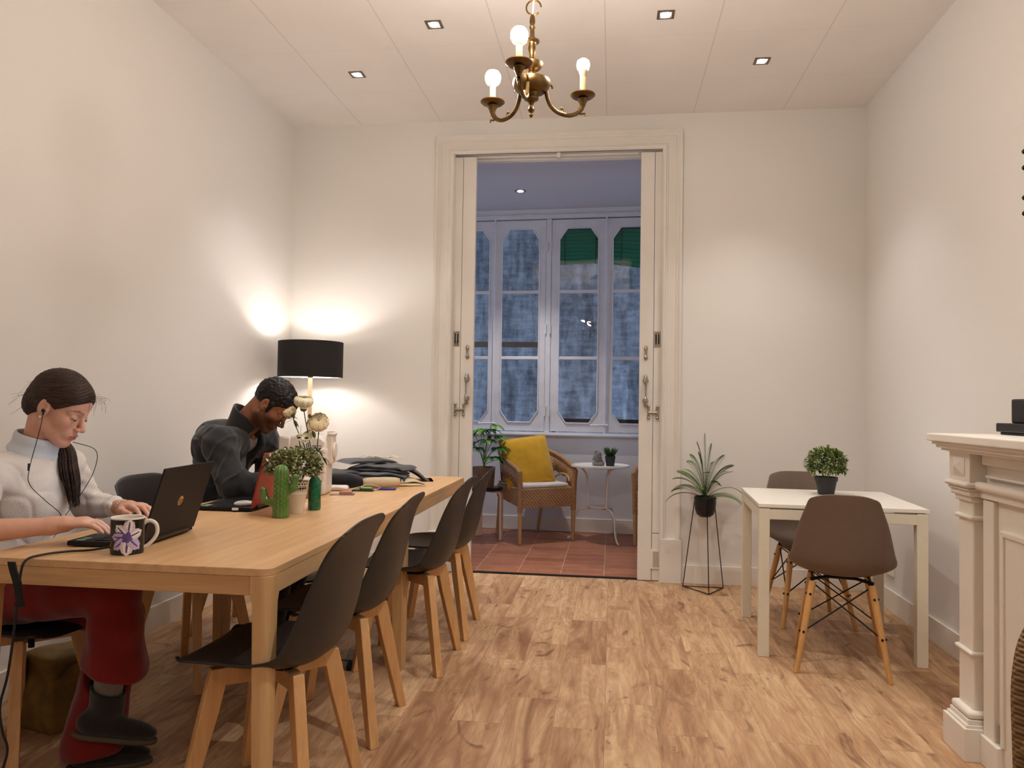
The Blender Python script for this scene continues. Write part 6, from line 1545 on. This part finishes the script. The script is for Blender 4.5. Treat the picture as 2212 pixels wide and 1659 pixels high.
# ---------------------------------------------------------------- the man
def man():
    H = np.array((-1.665, 3.600, 1.185)); R = frame(.02, .80, -.05); org = (-2.0, 3.70, 0)
    SK = skin_mat('brown_skin', srgb(150, 98, 70))
    neck = np.array((-1.800, 3.625, 1.085)); chest = np.array((-1.935, 3.66, .92)); pelv = np.array((-2.0, 3.82, .54))
    shR = np.array((-1.865, 3.465, 1.00)); shL = np.array((-1.80, 3.80, 1.00))
    elR = np.array((-1.755, 3.395, .810)); wrR = np.array((-1.555, 3.49, .800)); elL = np.array((-1.79, 3.86, .83)); wrL = np.array((-1.69, 3.62, .80))
    hR = np.array((-1.98, 3.73, .53)); hL = np.array((-1.98, 3.91, .53)); kR = np.array((-1.58, 3.62, .545)); kL = np.array((-1.60, 3.94, .545)); aR = np.array((-1.60, 3.50, .11)); aL = np.array((-1.70, 3.92, .11))
    nb = H+R@np.array((-.030, 0, -.050))
    def head(P): return smin(head_sdf(local(P, H, R)*(1/1.04), True)*1.04, cap_(P, nb, neck+np.array((-.05, .0, -.04)), .060, .066), .02)
    def armR(P): return smin(cap_(P, elR, wrR, .042, .028), hand_sdf(P, wrR, (.86, .48, -.12), (0, 0, 1), -1, (.35, .4, .45, .45), .12, .5, 1.08), .012)
    def armL(P): return smin(cap_(P, elL, wrL, .042, .028), hand_sdf(P, wrL, (.5, -.86, -.1), (0, 0, 1), 1, (.35, .4, .45, .45), .12, .5, 1.08), .012)
    def core(P):
        d = smin(ell_(P, chest, (.10, .14, .17)), ell_(P, pelv, (.10, .14, .10)), .08); d = smin(d, cap_(P, shR, shL, .05, .05), .05)
        for a, b, ra, rb in ((shR, elR, .042, .035), (shL, elL, .042, .035), (hR, kR, .062, .048), (hL, kL, .062, .048), (kR, aR, .044, .032), (kL, aL, .044, .032)): d = smin(d, cap_(P, a, b, ra, rb), .02)
        return d
    parts = [sdf_mesh(head, H+(-.24, -.14, -.22), H+(.16, .14, .16), .0028), sdf_mesh(armR, (-1.83, 3.32, .72), (-1.38, 3.66, .88), .0032), sdf_mesh(armL, (-1.87, 3.40, .72), (-1.50, 3.94, .9), .0032), sdf_mesh(core, (-2.25, 3.38, .05), (-1.5, 4.02, 1.08), .010)]
    p = merge_mesh('person', parts, [SK], org, lambda V: face_paint(local(V, H, R)/1.04, (.80, .55, .55), (.16, .12, .10), .95, 1.0))
    tag(p, 'bearded man with short black hair in a dark jacket bending over the far table', 'person')
    eye_parts(p, H, R, 1.04)
    HM = hair_mat('black_hair', srgb(10, 8, 8), srgb(24, 19, 18), .7)
    def hair(P):
        q = local(P, H, R)/1.04; x, y, z = q[:, 0], q[:, 1], q[:, 2]
        d = ell_(q, (-.012, 0, .038), (.101, .079, .096)); d = smin(d, ell_(q, (.038, 0, .066), (.056, .058, .046)), .02)
        d = d+.0024*fnoise(q, 240, 3)+.0012*fnoise(q, 480, 4)
        keep = -.52*x+.80*z+.10*np.abs(y)-.004; d = smax(d, -keep, .006)
        side = cap_(np.stack([x, np.abs(y), z], 1), (.020, .070, .02), (.024, .068, -.022), .012, .006); d = smin(d, side, .006)
        return smax(d, -ell_(q, (-.003, 0, -.010), (.018, .12, .028)), .005)*1.04
    sdf_obj('hair', hair, H+(-.19, -.13, -.16), H+(.17, .13, .17), .0028, HM, p, org, smooth_it=0)
    JK = fabric('charcoal_jacket', srgb(46, 47, 49), var=.12, b=.35, s=220); TE = fabric('grey_tee', srgb(126, 122, 120), b=.2)
    def jacket(P):
        x, y, z = P[:, 0], P[:, 1], P[:, 2]
        d = ell_(P, chest+(-.01, 0, .01), (.130, .178, .175)); d = smin(d, ell_(P, (-2.005, 3.76, .72), (.130, .175, .20)), .07)
        d = smin(d, cap_(P, shR+(0, .02, 0), shL+(0, -.02, 0), .078, .078), .05); d = smin(d, ell_(P, (-1.97, 3.66, 1.0), (.10, .15, .09)), .05)
        aR_ = smin(cap_(P, shR, elR, .076, .066), cap_(P, elR, elR+(wrR-elR)*.85, .066, .044), .03)+.0022*np.sin(np.linalg.norm(P-elR, axis=1)*75+z*30+x*60)
        aL_ = smin(cap_(P, shL, elL, .074, .064), cap_(P, elL, elL+(wrL-elL)*.85, .064, .044), .03)
        d = smin(smin(d, aR_, .03), aL_, .03)+.0050*fnoise(P, 52, 5)-.0060*np.exp(-(fnoise(P*np.array((1, .6, 1)), 34, 15)/.12)**2)+.0016*fnoise(P, 120, 6)
        op = cap_(P, neck+(.06, 0, -.02), (-1.86, 3.65, .82), .045, .026); d = smax(d, -op, .01)
        hole = cap_(P, neck+(-.02, 0, -.02), neck+(.09, -.01, .12), .058, .085); d = smax(d, -hole, .006)
        return smax(d, .55-z, .01)
    sdf_obj('jacket', jacket, (-2.32, 3.28, .53), (-1.48, 4.0, 1.16), .005, JK, p, org, smooth_it=2)
    def tee(P):
        d = smin(ell_(P, chest+(.0, 0, .0), (.108, .15, .165)), cap_(P, neck+(-.03, 0, -.06), neck+(-.01, 0, -.03), .08, .066), .04); return smax(d, -cap_(P, neck+(-.02, 0, -.05), neck+(.08, 0, .10), .062, .075), .005)
    sdf_obj('t_shirt', tee, (-2.1, 3.46, .72), (-1.68, 3.86, 1.12), .005, TE, p, org, smooth_it=2)
    # stand-up collar flaps
    CR_ = frame(.02, .62)
    def collar(P):
        q = local(P, neck+(-.018, 0, .005), CR_); r = np.hypot(q[:, 0]*.92, q[:, 1]); a = np.arctan2(q[:, 1], q[:, 0])
        d = np.abs(r-(.074+.22*np.clip(q[:, 2], -.02, .05)))-.004; top = .056-.038*np.clip(1.3-np.abs(a), 0, 1.3)
        d = smax(d, np.abs(q[:, 2]+.01)-top-.01, .005); return smax(d, .55-np.abs(a), .01)
    sdf_obj('collar', collar, neck+(-.17, -.15, -.12), neck+(.15, .15, .14), .0038, JK, p, org, smooth_it=1)
    TR = fabric('black_trousers', srgb(30, 29, 32), b=.3)
    def tr(P):
        d = ell_(P, pelv, (.125, .175, .115)); d = smin(d, cap_(P, hR, kR, .088, .072), .04); d = smin(d, cap_(P, hL, kL, .088, .072), .04); d = smin(d, cap_(P, kR, aR+(0, 0, -.01), .068, .055), .03); d = smin(d, cap_(P, kL, aL+(0, 0, -.01), .068, .055), .03)
        d += .003*np.sin(P[:, 0]*50+P[:, 2]*30); return smax(smax(d, .075-P[:, 2], .005), P[:, 2]-.66, .01)
    sdf_obj('trousers', tr, (-2.20, 3.38, .05), (-1.44, 4.12, .68), .006, TR, p, org, smooth_it=2)
    SH = plain('black_trainer', srgb(26, 25, 26), .6, var=.05)
    for an in (aR, aL):
        def shoe(P):
            q = local(P, an, frame(.05, 0)); d = smin(ell_(q, (-.02, 0, -.065), (.055, .040, .045)), ell_(q, (.08, 0, -.078), (.10, .044, .034)), .03); return smax(d, -(q[:, 2]+.108), .003)
        sdf_obj('shoe', shoe, an+(-.10, -.08, -.12), an+(.22, .09, .02), .004, SH, p, org, smooth_it=1)
    q = MB(); c_ = Vector(H+R@np.array((.002, -.090, -.040))*1.04)-Vector(org); q.tube([c_+Vector((math.cos(a)*.0055, 0, math.sin(a)*.0055)) for a in [2*pi*k/14 for k in range(14)]], .0018, 6, loop=True); q.build('ear_tunnel', plain('silver_ring', srgb(190, 190, 190), .2, 1, var=0), p)
man()
